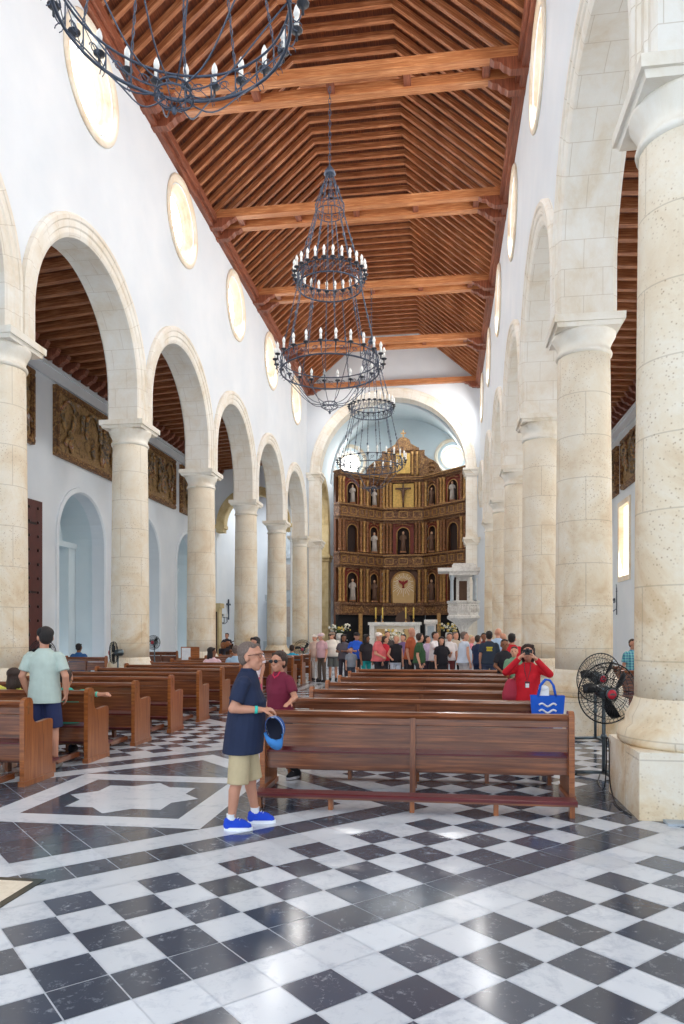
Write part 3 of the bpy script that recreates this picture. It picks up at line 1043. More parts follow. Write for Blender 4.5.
# ------------------------------------------------------------------ carved relief paintings
def painting(x, y0, y1, z0, z1, sg, label, group):
    r = empty('relief_painting', (x, (y0 + y1) / 2, z0), label=label, cat='relief painting', group=group)
    w = (y1 - y0) / 2; h = z1 - z0
    p = MB(); n1, n2 = 26, 14
    vs = [(sg * (.07 + .035 * math.sin(i * 1.9) * math.cos(j * 2.3) + .02 * math.sin(i * .7 + j)), -w + .16 + (2 * w - .32) * i / n1, .16 + (h - .32) * j / n2) for i in range(n1 + 1) for j in range(n2 + 1)]
    fs = [(i * (n2 + 1) + j, (i + 1) * (n2 + 1) + j, (i + 1) * (n2 + 1) + j + 1, i * (n2 + 1) + j + 1) for i in range(n1) for j in range(n2)]
    p.add(vs, fs, None, True); p.build('relief_panel', M['carved_relief'], r)
    f = MB()
    for (a, b_, c, d_) in ((-w, w, 0, .18), (-w, w, h - .18, h), (-w, -w + .18, .18, h - .18), (w - .18, w, .18, h - .18)):
        f.box(min(0, sg * .14), max(0, sg * .14), a, b_, c, d_)
        f.box(min(sg * .14, sg * .18), max(sg * .14, sg * .18), a + .04, b_ - .04, c + .04, d_ - .04)
    f.build('frame', M['gilt_carving'], r)
    fg = MB(); rnd = random.Random(int(y0 * 10))
    for k in range(26):
        yy = rnd.uniform(-w + .32, w - .32); zz = rnd.choice((.3, .45, .9, 1.1)) + rnd.uniform(-.06, .1); hh = rnd.uniform(.35, .75)
        a_ = rnd.uniform(-.5, .5)
        fg.ball((sg * .12, yy, zz + hh * .5), (.07, .11, hh * .5), 8, 6, Matrix.Rotation(a_, 3, 'X'))
        fg.ball((sg * .15, yy - a_ * hh * .6, zz + hh + .03), (.06, .075, .085), 8, 6)
        fg.tube([(sg * .15, yy, zz + hh * .8), (sg * .2, yy + rnd.uniform(-.3, .3), zz + hh * rnd.uniform(.3, 1.1))], .035, 5)
    for k in range(3):
        yy = -w + (2 * w) * (k + .5) / 3
        fg.tube([(sg * .13, yy + .42 * math.cos(q / 10 * PI), h - .75 + .42 * math.sin(q / 10 * PI)) for q in range(11)], .05, 5)
    fg.build('carved_figures', M['relief_scene'], r)
pg = 'carved reliefs high on the aisle wall'
painting(AL, 15.6, 20.75, 7.5, 9.8, 1, 'carved gilt relief painting seen as a narrow strip beside the first column', pg)
painting(AL, 22.0, 27.0, 7.5, 9.8, 1, 'largest visible carved gilt relief painting, with white figure low in it', pg)
painting(AL, 28.4, 32.6, 7.5, 9.8, 1, 'carved gilt relief painting between the second and third columns, larger of two', pg)
painting(AL, 33.4, 37.4, 7.5, 9.8, 1, 'small-looking carved gilt relief painting next to the third column capital', pg)
pg = 'carved reliefs on the wall behind the fans'
painting(AR, 27.2, 30.7, 7.5, 9.5, -1, 'carved relief painting on the aisle wall above the cream window', pg)
painting(AR, 31.5, 35.0, 7.5, 9.5, -1, 'dark carved relief painting seen as a strip behind the fan-side column', pg)


# ------------------------------------------------------------------ pews
def pew(L, name='church_pew'):
    r = empty(name, (0, 0, 0))
    # local: back at y=0, people face +y; x from 0 to L
    b = MB(); b.prism([(-.03, .875), (.055, .885), (.06, .92), (.03, .95), (-.02, .945), (-.045, .91)], 0, .03, L - .03, smooth=False)
    b.build('top_rail', M['pew_wood'], r)
    for nm, z0, z1, y in (('back_board', .805, .885, .0), ('back_board', .53, .79, .015), ('back_board', .27, .44, .05)):
        b = MB(); b.beam((.03, y, (z0 + z1) / 2), (L - .03, y, (z0 + z1) / 2), .028, z1 - z0); b.build(nm, M['pew_wood'], r)
    b = MB(); b.box(.03, L - .03, .05, .46, .425, .455); b.build('seat', M['pew_wood'], r)
    b = MB(); b.box(.05, L - .05, .04, .44, .456, .475); b.build('seat_pad', M['maroon_vinyl'], r)
    for x in (0, L - .055):
        pts = [(-.06, 0), (-.06, .93), (-.045, .965), (0, .985), (.055, .985), (.1, .965), (.115, .93), (.12, .74), (.15, .70), (.2, .685), (.3, .69), (.42, .70), (.5, .7), (.53, .685), (.54, .65), (.535, .6), (.52, .3), (.53, .05), (.53, 0)]
        b = MB(); b.prism(pts, 0, x, x + .055)
        b.prism([(-.075, 0), (-.075, .06), (.545, .06), (.545, 0)], 0, x - .012, x + .067)
        b.build('end_panel', M['pew_panel_wood'], r)
        c = MB()
        for X in (x + .0575, x - .0025):
            c.box(X - .002, X + .002, .018, .034, .8, .93); c.box(X - .002, X + .002, -.015, .067, .875, .89)
        c.build('inlaid_cross', M['old_gold'], r)
    b = MB(); b.box(L / 2 - .03, L / 2 + .03, -.035, .03, 0, .9); b.box(L / 2 - .03, L / 2 + .03, .03, .44, .36, .425)
    b.build('centre_post', M['pew_wood'], r)
    b = MB(); b.box(L / 2 - .03, L / 2 + .03, .36, .42, 0, .36); b.build('leg', M['pew_wood'], r)
    k = MB(); k.box(.13, L - .1, -.79, -.6, .125, .145, m=0)
    k.prism([(-.795, .145), (-.795, .17), (-.78, .18), (-.61, .18), (-.595, .17), (-.595, .145)], 0, .13, L - .1, m=1)
    kk = k.build('kneeler', [M['pew_wood'], M['maroon_vinyl']], r)
    for x in (.14, L * .26, L * .5, L * .74, L - .16):
        lg = MB(); lg.box(x, x + .045, -.73, -.65, 0, .125); lg.build('kneeler_leg', M['pew_panel_wood'], kk)
    for x in (.12, L - .16):
        ar = MB(); ar.beam((x + .022, -.59, .12), (x + .022, -.05, .12), .04, .06); ar.build('kneeler_bracket', M['pew_wood'], kk)
    return r


LR, LLp = 3.27, 2.85
p0 = pew(LR); p0.scale = (1, 1, .925); p0.location = (-1.95, 7.62, 0)
tr0 = snap(p0)
p1 = pew(LLp); p1.location = (-4.6 - LLp, 7.5, 0)
tr1 = snap(p1)
num = ['first', 'second', 'third', 'fourth', 'fifth', 'sixth', 'seventh', 'eighth', 'ninth', 'tenth', 'eleventh', 'twelfth', 'thirteenth', 'fourteenth']
for k in range(7):
    o = p0 if k == 0 else copy_tree(p0, tr0)
    o.location = (-1.95, 7.62 + 1.45 * k, 0)
    tag(o, 'long dark wooden pew beside the man in navy, rearmost of its block' if k == 0 else 'dark wooden pew, %s row counted from the man in navy towards the altar' % num[k], 'pew', 'pews in front of the altar crowd')
for k in range(13):
    o = p1 if k == 0 else copy_tree(p1, tr1)
    o.location = (-4.6 - LLp, 7.5 + 1.45 * k, 0)
    tag(o, 'wooden pew with orange end panel in front of the man in pale green shirt' if k == 0 else 'wooden pew, %s row along the arcade counted from the rear, orange end panel' % num[k], 'pew', 'pews along the arcade of relief paintings')
# aisle pews
px = pew(2.3); trx = snap(px)
spots = [(-11.6, 21.0, 'dark pew in the side aisle with a person in blue sitting in it'), (-11.6, 27.0, 'dark pew in the side aisle between the two arcade columns'), (-8.9 - .0, 29.5, 'dark pew in the side aisle behind the notice stand'),
         (3.5, 15.2, 'dark pew in the aisle behind the fans'), (3.5, 17.0, 'dark pew in the aisle behind the fans, second row')]
for k, (x, y, l) in enumerate(spots):
    o = px if k == 0 else copy_tree(px, trx)
    o.location = (x, y, 0); o.scale = (.58 if k < 2 else 1, 1, 1); tag(o, l, 'pew', 'pews in the side aisles')


# ------------------------------------------------------------------ chandeliers
def candle_mesh():
    b = MB()
    b.lathe([(.004, -.1), (.012, -.09), (.012, -.03), (.05, -.012), (.055, 0), (.05, .004), (.02, .004)], n=10, m=0)
    b.lathe([(.022, .0), (.022, .1), (.018, .104)], n=8, m=1)
    b.lathe([(.014, .1), (.026, .125), (.03, .15), (.022, .185), (.008, .215), (.001, .225)], n=8, m=1)
    return b.mesh('candle', [M['candle_sleeve'], M['candle_white']])


CM = candle_mesh()


def circ(r, z, n=48): return [(r * math.cos(2 * PI * i / n), r * math.sin(2 * PI * i / n), z) for i in range(n)]


def chandelier():
    r = empty('chandelier', (0, 0, 0))
    # z relative to the big ring's lower hoop (0)
    def hoop(R_, z0, z1, nb, th=.018, name='ring'):
        b = MB()
        b.tube(circ(R_, z0), th, 6, True); b.tube(circ(R_, z1), th * .75, 6, True)
        for i in range(nb):
            a = 2 * PI * i / nb
            b.tube([(R_ * math.cos(a), R_ * math.sin(a), z0), (R_ * math.cos(a), R_ * math.sin(a), z1)], .009, 5)
            b.tube([(R_ * math.cos(a), R_ * math.sin(a), z0), (R_ * math.cos(a + 2 * PI / nb), R_ * math.sin(a + 2 * PI / nb), z1)], .006, 4)
            # scroll work between the bars
            a2 = a + PI / nb
            for sd in (1, -1):
                pts = []
                for q in range(9):
                    t_ = q / 8 * 1.6 * PI; rr_ = (z1 - z0) * .24 * (1 - .08 * q)
                    aa = a2 + sd * (rr_ * math.cos(t_)) / R_
                    pts.append((R_ * math.cos(aa), R_ * math.sin(aa), (z0 + z1) / 2 + rr_ * math.sin(t_)))
                b.tube(pts, .006, 4)
        return b.build(name, M['wrought_iron'], r)
    hoop(1.22, 0, .3, 24, .02, 'large_ring')
    hoop(.8, 2.12, 2.42, 26, .02, 'middle_ring')
    hoop(.36, 3.95, 4.15, 12, .012, 'small_ring')
    def candles(R_, z, n, arm, ph=0):
        for i in range(n):
            a = 2 * PI * (i + ph) / n
            ca, sa = math.cos(a), math.sin(a)
            o = bpy.data.objects.new('candle', CM); COL.objects.link(o); o.parent = r; o.location = ((R_ + arm) * ca, (R_ + arm) * sa, z + .13); o.scale = (1.3, 1.3, 1.3)
            am = MB(); am.tube([((R_ + q * arm) * ca, (R_ + q * arm) * sa, z - .1 * math.sin(q * PI) + .05 * q) for q in (0, .25, .5, .75, 1)], .008, 5)
            pts = []
            for q in range(8):
                t_ = q / 7 * 1.5 * PI
                pts.append(((R_ + .07 + .05 * math.cos(t_)) * ca, (R_ + .07 + .05 * math.cos(t_)) * sa, z - .12 + .05 * math.sin(t_)))
            am.tube(pts, .006, 4)
            am.build('candle_arm', M['wrought_iron'], r)
    candles(1.22, .14, 24, .13)
    candles(.8, 2.3, 26, .09, .5)
    # chains (twisted bars)
    def bar(n, R0, z0, R1, z1, th=.008, tw=0):
        for i in range(n):
            a = 2 * PI * (i + .5) / n
            b = MB(); K = 16
            for s_ in (0, PI):
                pts = []
                for q in range(K * 2 + 1):
                    f = q / (K * 2); rr_ = R0 + (R1 - R0) * f; z_ = z0 + (z1 - z0) * f
                    ph = s_ + q * 1.35
                    pts.append((rr_ * math.cos(a) + .013 * math.cos(ph), rr_ * math.sin(a) + .013 * math.sin(ph), z_))
                b.tube(pts, th, 4)
            # small knot half way
            b.ball(((R0 + R1) / 2 * math.cos(a), (R0 + R1) / 2 * math.sin(a), (z0 + z1) / 2), (.03, .03, .06), 8, 6)
            b.build('chain', M['wrought_iron'], r)
    bar(12, 1.22, .3, .8, 2.12)
    bar(12, .8, 2.42, .36, 3.95)
    bar(12, .36, 4.15, .06, 4.95, .006)
    # basket under the big ring
    for i in range(12):
        a = 2 * PI * i / 12
        b = MB(); pts = []
        for q in range(11):
            f = q / 10
            rr_ = 1.22 * (1 - f) ** .75 * (1 - .12 * math.sin(f * PI)) + .12 * f
            z_ = -.8 * math.sin(f * PI / 2) + .0
            pts.append((rr_ * math.cos(a), rr_ * math.sin(a), z_))
        b.tube(pts, .009, 5); b.build('basket_bar', M['wrought_iron'], r)
    b = MB(); b.tube(circ(.17, -.77, 20), .012, 6, True); b.tube(circ(.2, -.86, 20), .01, 5, True)
    b.ball((0, 0, -.99), (.03, .03, .05), 8, 6)
    for i in range(8):
        a = 2 * PI * i / 8
        b.tube([(.17 * math.cos(a), .17 * math.sin(a), -.77), (.22 * math.cos(a), .22 * math.sin(a), -.86), (.02 * math.cos(a), .02 * math.sin(a), -.98)], .006, 4)
    b.build('finial', M['wrought_iron'], r)
    b = MB(); b.lathe([(.02, 5.16), (.06, 5.1), (.13, 5.0), (.15, 4.93), (.11, 4.9), (.02, 4.9)], n=14)
    b.build('crown', M['wrought_iron'], r)
    b = MB(); n_ = 14
    for k in range(n_):
        z = 5.14 + k * .14
        pts = [(.03 * math.cos(t_) if k % 2 else 0, 0 if k % 2 else .03 * math.cos(t_), z + .07 + .085 * math.sin(t_)) for t_ in [2 * PI * q / 10 for q in range(10)]]
        b.tube(pts, .009, 5, True)
    b.build('hanging_chain', M['wrought_iron'], r)
    return r


ch = chandelier(); trc = snap(ch)
for k, (y, l) in enumerate(((7.25, 'wrought-iron candle chandelier cut by the top edge, nearest the camera'), (17.75, 'tall three-tier wrought-iron chandelier in the middle of the nave roof'), (28.3, 'small-looking wrought-iron chandelier hanging in front of the altarpiece'))):
    o = ch if k == 0 else copy_tree(ch, trc)
    o.location = (NX, y, 8.18); tag(o, l, 'chandelier', 'chandeliers on the nave axis')


# ------------------------------------------------------------------ retablo (main altarpiece)
def retablo():
    r = empty('golden_altarpiece', (0, 0, 0), label='huge gilded carved wood altarpiece filling the chancel in three tiers', cat='altarpiece')
    cx = -2.5
    P = [(-6.3, 43.4), (-4.82, 45.0), (-3.85, 46.0), (-1.15, 46.0), (-.18, 45.0), (1.38, 43.4)]
    tiers = [(3.56, 5.66), (6.68, 8.62), (9.6, 11.2)]
    def bay(k):
        (xa, ya), (xb, yb) = P[k], P[k + 1]
        L = math.hypot(xb - xa, yb - ya); ang = math.atan2(yb - ya, xb - xa)
        return Matrix.Translation((xa, ya, 0)) @ Matrix.Rotation(ang, 4, 'Z'), L
    for k in range(5):
        Mx, L = bay(k)
        # wall behind everything (dark base, predella)
        b = MB(); b.M = Mx; b.box(0, L, .25, .45, 1.0, 11.4); b.build('back_panel', M['retablo_wood'], r)
        b = MB(); b.M = Mx; b.box(-.02, L + .02, -.1, .3, 2.78, 3.4); b.box(-.05, L + .05, -.2, .3, 3.4, 3.56); b.build('predella', M['dark_carving'], r)
        b = MB(); b.M = Mx; b.box(.25, L - .25, -.13, -.1, 2.9, 3.3); b.build('predella_panel', M['gilt_carving'], r)
        b = MB(); b.M = Mx; b.box(.0, L, .1, .25, 1.0, 2.78); b.build('base_panel', M['black_cloth'], r)
        for t_, (z0, z1) in enumerate(tiers):
            zt = z1 + (.98 if t_ < 2 else .0)
            # entablature above each tier
            b = MB(); b.M = Mx
            if t_ < 2:
                b.box(-.04, L + .04, -.1, .3, z1, z1 + .14); b.box(-.1, L + .1, -.26, .3, z1 + .14, z1 + .26)
                b.box(-.02, L + .02, -.12, .3, z1 + .26, z1 + .84); b.box(-.1, L + .1, -.24, .3, z1 + .84, z1 + .98)
            else:
                b.box(-.04, L + .04, -.1, .3, z1, z1 + .12); b.box(-.1, L + .1, -.22, .3, z1 + .12, z1 + .24); b.box(-.16, L + .16, -.3, .3, z1 + .24, z1 + .34)
            b.build('cornice', M['dark_carving'], r)
            b = MB(); b.M = Mx
            for zz, yy in (((z1 + .2, -.27), (z1 + .9, -.25)) if t_ < 2 else ((z1 + .18, -.23), (z1 + .28, -.31))):
                b = MB(); b.M = Mx; b.box(-.08, L + .08, yy - .01, yy + .02, zz, zz + .035); b.build('gilt_moulding', M['gilding'], r)
            if t_ < 2:
                nn = 3 if L > 1.6 else 2
                for q in range(nn):
                    x0 = L * (q + .18) / nn; x1 = L * (q + .82) / nn
                    b = MB(); b.M = Mx
                    zc0, zc1 = z1 + .34, z1 + .76
                    for (a, bb, c, d) in ((x0, x1, zc0, zc0 + .05), (x0, x1, zc1 - .05, zc1), (x0, x0 + .05, zc0, zc1), (x1 - .05, x1, zc0, zc1)):
                        b.box(a, bb, -.16, -.11, c, d)
                    b.build('cornice_frame', M['gilding'], r)
            # columns at both edges
            cw = .17
            offs = (.12, .38) if L > 1.6 else (.14,)
            if k == 2: offs = (.1, .32, .54) if t_ != 0 else (.1, .34)
            for x in list(offs) + [L - q for q in offs]:
                b = MB(); b.M = Mx
                hh = z1 - z0
                b.lathe([(.13, 0), (.13, .08), (.1, .12), (.1, .3), (.12, .34), (.085, .4), (.08, hh - .3), (.1, hh - .26), (.08, hh - .22), (.14, hh - .04), (.14, hh)], (x, -.02, z0), 12)
                for w in range(5):
                    b.tube([(x + .085 * math.cos(w * 1.25 + q * .35), -.02 + .085 * math.sin(w * 1.25 + q * .35), z0 + .42 + (hh - .75) * q / 10) for q in range(11)], .016, 4)
                b.build('gilt_column', M['gilding' if (int(x * 10) + t_) % 2 else 'old_gold'], r)
            inner = (offs[-1] + .15, L - offs[-1] - .15)
            xm = (inner[0] + inner[1]) / 2; hw = (inner[1] - inner[0]) / 2
            if k == 2 and t_ == 0:      # starburst panel
                hw = .74
                b = MB(); b.M = Mx
                pl_ = [(xm - hw, z0), (xm + hw, z0)] + arc(xm, z1 - hw - .12, hw, 0, PI, 20)
                b.prism(pl_, 1, -.02, .05, m=0)
                s_ = b.build('sunburst_panel', M['tan_panel'], r)
                b = MB(); b.M = Mx
                b.tube([(q[0], -.03, q[1]) for q in [(xm - hw, z0)] + list(reversed(arc(xm, z1 - hw - .12, hw, 0, PI, 20))) + [(xm + hw, z0)]], .06, 6)
                b.build('arch_frame', M['gilding'], r)
                b = MB(); b.M = Mx; zc = z0 + 1.25
                for q in range(28):
                    a = 2 * PI * q / 28; l0, l1 = .32, (.62 if q % 2 else .5) * (1.35 if math.sin(a) < -.3 else 1)
                    b.beam((xm + l0 * math.cos(a), -.035, zc + l0 * math.sin(a)), (xm + l1 * math.cos(a), -.035, zc + l1 * math.sin(a)), .025, .015, (0, 1, 0))
                b.build('sun_ray', M['flower_white'], s_)
                b = MB(); b.M = Mx
                b.ball((xm, -.06, zc - .02), (.07, .05, .2), 10, 8)
                for sg in (-1, 1):
                    b.prism([(xm, zc + .02), (xm + sg * .1, zc + .14), (xm + sg * .32, zc + .22), (xm + sg * .26, zc + .06), (xm + sg * .08, zc - .08)], 1, -.08, -.04)
                b.prism([(xm, zc - .1), (xm + .09, zc - .3), (xm - .09, zc - .3)], 1, -.08, -.04)
                b.build('dove', M['dove_red'], s_)
                continue
            if k == 2 and t_ == 2:      # gold ground behind the crucifix
                b = MB(); b.M = Mx; b.box(inner[0], inner[1], .02, .2, z0 + .05, z1 - .05); b.build('gold_ground', M['gold_panel'], r)
                continue
            # arched niche
            red = 'retablo_red' if (k + t_) % 2 == 0 or k == 2 else 'retablo_wood'
            b = MB(); b.M = Mx
            nw = min(hw * .8, .42)
            if k == 2: nw = .4
            zt_ = z1 - .25
            outer = [(inner[0], z0), (xm - nw, z0), (xm - nw, zt_ - nw)] + arc(xm, zt_ - nw, nw, PI, 0, 14)[1:-1] + [(xm + nw, zt_ - nw), (xm + nw, z0), (inner[1], z0), (inner[1], z1), (inner[0], z1)]
            b.prism(outer, 1, -.0, .1)
            b.build('niche_front', M[red], r)
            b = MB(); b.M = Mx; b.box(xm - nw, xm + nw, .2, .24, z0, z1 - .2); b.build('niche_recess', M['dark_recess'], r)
            b = MB(); b.M = Mx
            b.tube([(xm - nw, -.02, z0)] + [(q[0], -.02, q[1]) for q in arc(xm, zt_ - nw, nw, PI, 0, 14)] + [(xm + nw, -.02, z0)], .035, 6)
            b.build('niche_frame', M['gilding'], r)
            b = MB(); b.M = Mx; b.tube([(xm - hw * .8 + hw * 1.6 * q / 8, -.05, z1 - .2 + .14 * math.sin(PI * q / 8)) for q in range(9)], .04, 6); b.ball((xm, -.06, z1 - .06), (.1, .06, .08), 8, 6)
            b.build('crest', M['old_gold'], r)
    # crown of the altarpiece
    zb = 11.54
    b = MB(); b.box(cx - 1.35, cx + 1.35, 45.8, 46.2, zb, 13.2); b.box(cx - 1.0, cx + 1.0, 45.7, 46.2, 13.2, 13.35)
    b.prism([(cx - .95, 13.35), (cx + .95, 13.35), (cx + .7, 13.5), (cx + .5, 13.62), (cx + .38, 13.9), (cx + .15, 14.05), (cx - .15, 14.05), (cx - .38, 13.9), (cx - .5, 13.62), (cx - .7, 13.5)], 1, 45.8, 46.1)
    b.build('crown_panel', M['gilt_carving'], r)
    b = MB(); b.box(cx - .45, cx + .45, 45.7, 45.82, zb + .2, 13.0); b.build('crown_relief', M['gold_panel'], r)
    for x in (-.9, -.6, .6, .9):
        b = MB(); b.lathe([(.1, 0), (.07, .15), (.07, 1.3), (.11, 1.5)], (cx + x, 45.7, zb + .05), 10); b.build('gilt_column', M['gilding'], r)
    for sg in (-1, 1):
        b = MB()
        pts = [(cx + sg * 1.35, zb), (cx + sg * 2.3, zb), (cx + sg * 2.4, zb + .3), (cx + sg * 2.2, zb + .75), (cx + sg * 1.9, zb + 1.0), (cx + sg * 1.6, zb + 1.15), (cx + sg * 1.35, zb + 1.35)]
        b.prism(pts, 1, 45.85, 46.1)
        for q in range(3):
            b.tube([(cx + sg * (1.75 + .24 * math.cos(t_ / 8 * PI * 1.7) * (1 - .06 * t_)), 45.82, zb + .2 + q * .28 + .16 * math.sin(t_ / 8 * PI * 1.7)) for t_ in range(9)], .045, 5)
        b.build('side_scroll', M['gilt_carving'], r)
    b = MB(); b.box(cx - .035, cx + .035, 45.9, 45.97, 14.02, 14.55); b.box(cx - .17, cx + .17, 45.9, 45.97, 14.3, 14.37); b.build('top_cross', M['gilding'], r)
    # gallery posts under the predella
    for x in (-5.0, -.25):
        b = MB(); b.box(x - .11, x + .11, 43.9, 44.12, 1.0, 2.85); b.build('support_post', M['gilding'], r)
    # statues in the niches: top-level
    def statue(X, Y, Z, h, m1, m2, lab):
        s_ = empty('saint_statue', (X, Y, Z), label=lab, cat='statue', group='statues in the altarpiece niches')
        b = MB(); q = h / 1.4
        b.box(-.2 * q, .2 * q, -.12, .12, 0, .1); b.build('plinth', M['old_gold'], s_)
        b = MB(); b.loft([(0, 0, .1, .2 * q, .14), (0, 0, .1 + .4 * q, .16 * q, .12), (0, 0, .1 + .8 * q, .15 * q, .11), (0, 0, .1 + 1.02 * q, .17 * q, .1), (0, 0, .1 + 1.1 * q, .07 * q, .06)], 12)
        b.tube([(.16 * q, 0, .1 + 1.0 * q), (.2 * q, -.06, .1 + .8 * q), (.06 * q, -.12, .1 + .82 * q)], .045 * q, 6)
        b.tube([(-.16 * q, 0, .1 + 1.0 * q), (-.22 * q, -.04, .1 + .8 * q), (-.1 * q, -.12, .1 + .7 * q)], .045 * q, 6)
        b.build('robe', m1, s_)
        b = MB(); b.ball((0, -.01, .1 + 1.2 * q), (.075 * q, .075 * q, .1 * q), 10, 8); b.build('head', m2, s_)
    g1, g2, fl = M['statue_robe_brown'], M['statue_robe_grey'], M['statue_flesh']
    def bp(k, z, dy=-.06):
        Mx, L = bay(k); return Mx @ Vector((L / 2, dy, z))
    for (k, z, h, m1, lab) in ((1, 9.62, 1.1, g2, 'grey-robed saint statue in the top tier niche beside the crucifix'), (3, 9.62, 1.1, g1, 'brown-robed saint statue in the top tier niche beside the crucifix'),
                               (0, 9.62, 1.15, g2, 'pale saint statue in the outermost top tier niche near the round window'), (4, 9.62, 1.2, g2, 'pale saint statue in the outermost top tier niche above the pulpit'),
                               (1, 6.7, 1.3, g2, 'pale saint statue in the middle tier beside the arched centre niche'), (3, 6.7, 1.3, g1, 'brown saint statue in the middle tier beside the arched centre niche'),
                               (2, 6.75, 1.35, g1, 'crowned statue in the arched centre niche of the middle tier'), (1, 3.6, 1.4, g1, 'dark saint statue in the lowest tier beside the sunburst panel'),
                               (3, 3.6, 1.4, g1, 'dark saint statue in the lowest tier on the pulpit side of the sunburst'), (0, 3.6, 1.4, g2, 'pale grey saint statue in the outermost lowest tier niche')):
        q = bp(k, z); statue(q.x, q.y, z, h, m1, fl, lab)
    c_ = empty('crucifix', (cx, 45.85, 9.65), label='dark crucifix on the gold panel of the top tier', cat='crucifix')
    b = MB(); b.box(-.05, .05, 0, .06, 0, 1.5); b.box(-.5, .5, 0, .06, 1.12, 1.22); b.build('cross', M['frame_dark'], c_)
    b = MB(); b.loft([(0, -.05, .45, .05, .04), (0, -.05, .75, .09, .06), (0, -.05, 1.0, .12, .06), (0, -.05, 1.08, .06, .05)], 10); b.ball((.03, -.07, 1.17), (.06, .06, .08))
    b.tube([(0, -.05, .5), (0, -.08, .25), (0, -.05, .05)], [.06, .05, .035], 8)
    for sg in (-1, 1): b.tube([(sg * .08, -.05, 1.02), (sg * .25, -.05, 1.1), (sg * .46, -.04, 1.17)], [.04, .03, .022], 6)
    b.build('figure', M['statue_robe_brown'], c_)
retablo()

# ------------------------------------------------------------------ altar platform and furniture
mb = MB()
for k in range(6):
    mb.box(-6.75, 1.15, 34.2 + .38 * k, 42.5 - .01 * k, .17 * k, .17 * (k + 1))
tag(mb.build('altar_platform', M['marble_white']), 'white marble stepped platform under the altar', 'steps')
me_ = bpy.data.objects['altar_platform'].data
a = me_.attributes.new('tone', 'FLOAT_COLOR', 'FACE'); a.data.foreach_set('color', [.9, .9, .9, 1] * len(me_.polygons))
ZP = 1.02
r = empty('altar_table', (-2.45, 37.2, ZP), label='white marble altar table with pillars and floral centre', cat='altar')
b = MB(); b.box(-1.35, 1.35, -.5, .5, 1.06, 1.2); b.box(-1.28, 1.28, -.45, .45, 1.0, 1.06); b.build('table_top', M['marble_sculpted'], r)
for x in (-1.15, 1.15):
    b = MB(); b.box(x - .13, x + .13, -.4, .4, 0, 1.0); b.build('pier', M['marble_sculpted'], r)
b = MB(); b.box(-1.0, 1.0, -.2, -.12, .05, 1.0); b.build('front_panel', M['marble_slab'], r)
for x in (-.7, .7):
    b = MB(); b.box(x - .22, x + .22, -.26, -.2, .2, .85); b.build('carved_panel', M['tan_panel'], r)
b = MB(); b.box(-1.4, 1.4, -.55, .55, 0, .06); b.build('base', M['marble_sculpted'], r)
cl = [(-3.45, 'white'), (-3.1, 'w'), (-1.9, 'w'), (-1.5, 'w')]
cnm = ['white candle on brass stick, outermost on the side of the small child', 'second white candle on brass stick from the altar edge nearer the child', 'white candle on brass stick just past the altar middle', 'white candle on brass stick, outermost on the pulpit side']
for k, (x, _) in enumerate(cl):
    s_ = empty('altar_candle', (x, 37.3, ZP + 1.2), label=cnm[k], cat='candle', group='candles on the altar')
    b = MB(); b.lathe([(.08, 0), (.07, .03), (.02, .06), (.02, .16), (.05, .18), (.05, .2)], n=10); b.build('candlestick', M['gilding'], s_)
    b = MB(); b.lathe([(.035, .2), (.035, .75), (.01, .76), (.006, .8)], n=8); b.build('wax_candle', M['flower_yellow'], s_)


def flowers(x, y, z, w, label):
    s_ = empty('flower_arrangement', (x, y, z), label=label, cat='flowers', group='flower arrangements round the altar')
    rnd = random.Random(int(x * 100))
    b = MB(); b.lathe([(.16, 0), (.2, .1), (.17, .3), (.12, .34)], n=12); b.build('vase', M['marble_sculpted'], s_)
    b = MB()
    for k in range(60):
        a = rnd.uniform(0, 2 * PI); e = rnd.uniform(.1, 1.4); rr_ = rnd.uniform(.2, 1) * w
        p = Vector((rr_ * math.cos(a) * math.cos(e * .5), rr_ * .6 * math.sin(a), .35 + rr_ * .8 * math.sin(e)))
        d_ = Vector((rnd.uniform(-1, 1), rnd.uniform(-1, 1), rnd.uniform(-.3, 1))).normalized() * .13
        n_ = d_.orthogonal().normalized() * .035
        b.add([p, p + d_ * .5 + n_, p + d_, p + d_ * .5 - n_], [(0, 1, 2, 3)])
    b.build('leaves', M['leaf_green'], s_)
    b = MB()
    for k in range(34):
        a = rnd.uniform(0, 2 * PI); e = rnd.uniform(.1, 1.5); rr_ = rnd.uniform(.5, 1) * w
        b.ball((rr_ * math.cos(a) * math.cos(e * .5), rr_ * .6 * math.sin(a), .38 + rr_ * .75 * math.sin(e)), rnd.uniform(.04, .075), 7, 5, m=k % 3 == 0)
    b.build('blossoms', [M['flower_white'], M['flower_yellow']], s_)
flowers(-5.3, 37.0, ZP + .3, .62, 'white flower arrangement on the platform beside the altar, above the man in blue')
flowers(-2.45, 36.4, ZP, .6, 'white flower arrangement in front of the altar table')
flowers(.3, 37.9, ZP + .35, .6, 'green and white flower arrangement beneath the pulpit')
for x, z in ((-5.3, .3), (.3, .35)):
    b = MB(); b.box(x - .3, x + .3, 36.7 + (.7 if x > 0 else 0), 37.5 + (.7 if x > 0 else 0), ZP, ZP + z); b.box(x - .34, x + .34, 36.66 + (.7 if x > 0 else 0), 37.54 + (.7 if x > 0 else 0), ZP + z - .05, ZP + z)
    tag(b.build('flower_pedestal', M['marble_sculpted']), 'low white marble pedestal under the %s flowers' % ('pulpit-side' if x > -1 else 'far-aisle side'), 'pedestal')
r = empty('marble_lectern', (-.62, 37.3, ZP), label='white marble lectern with dark panel beside the altar', cat='lectern')
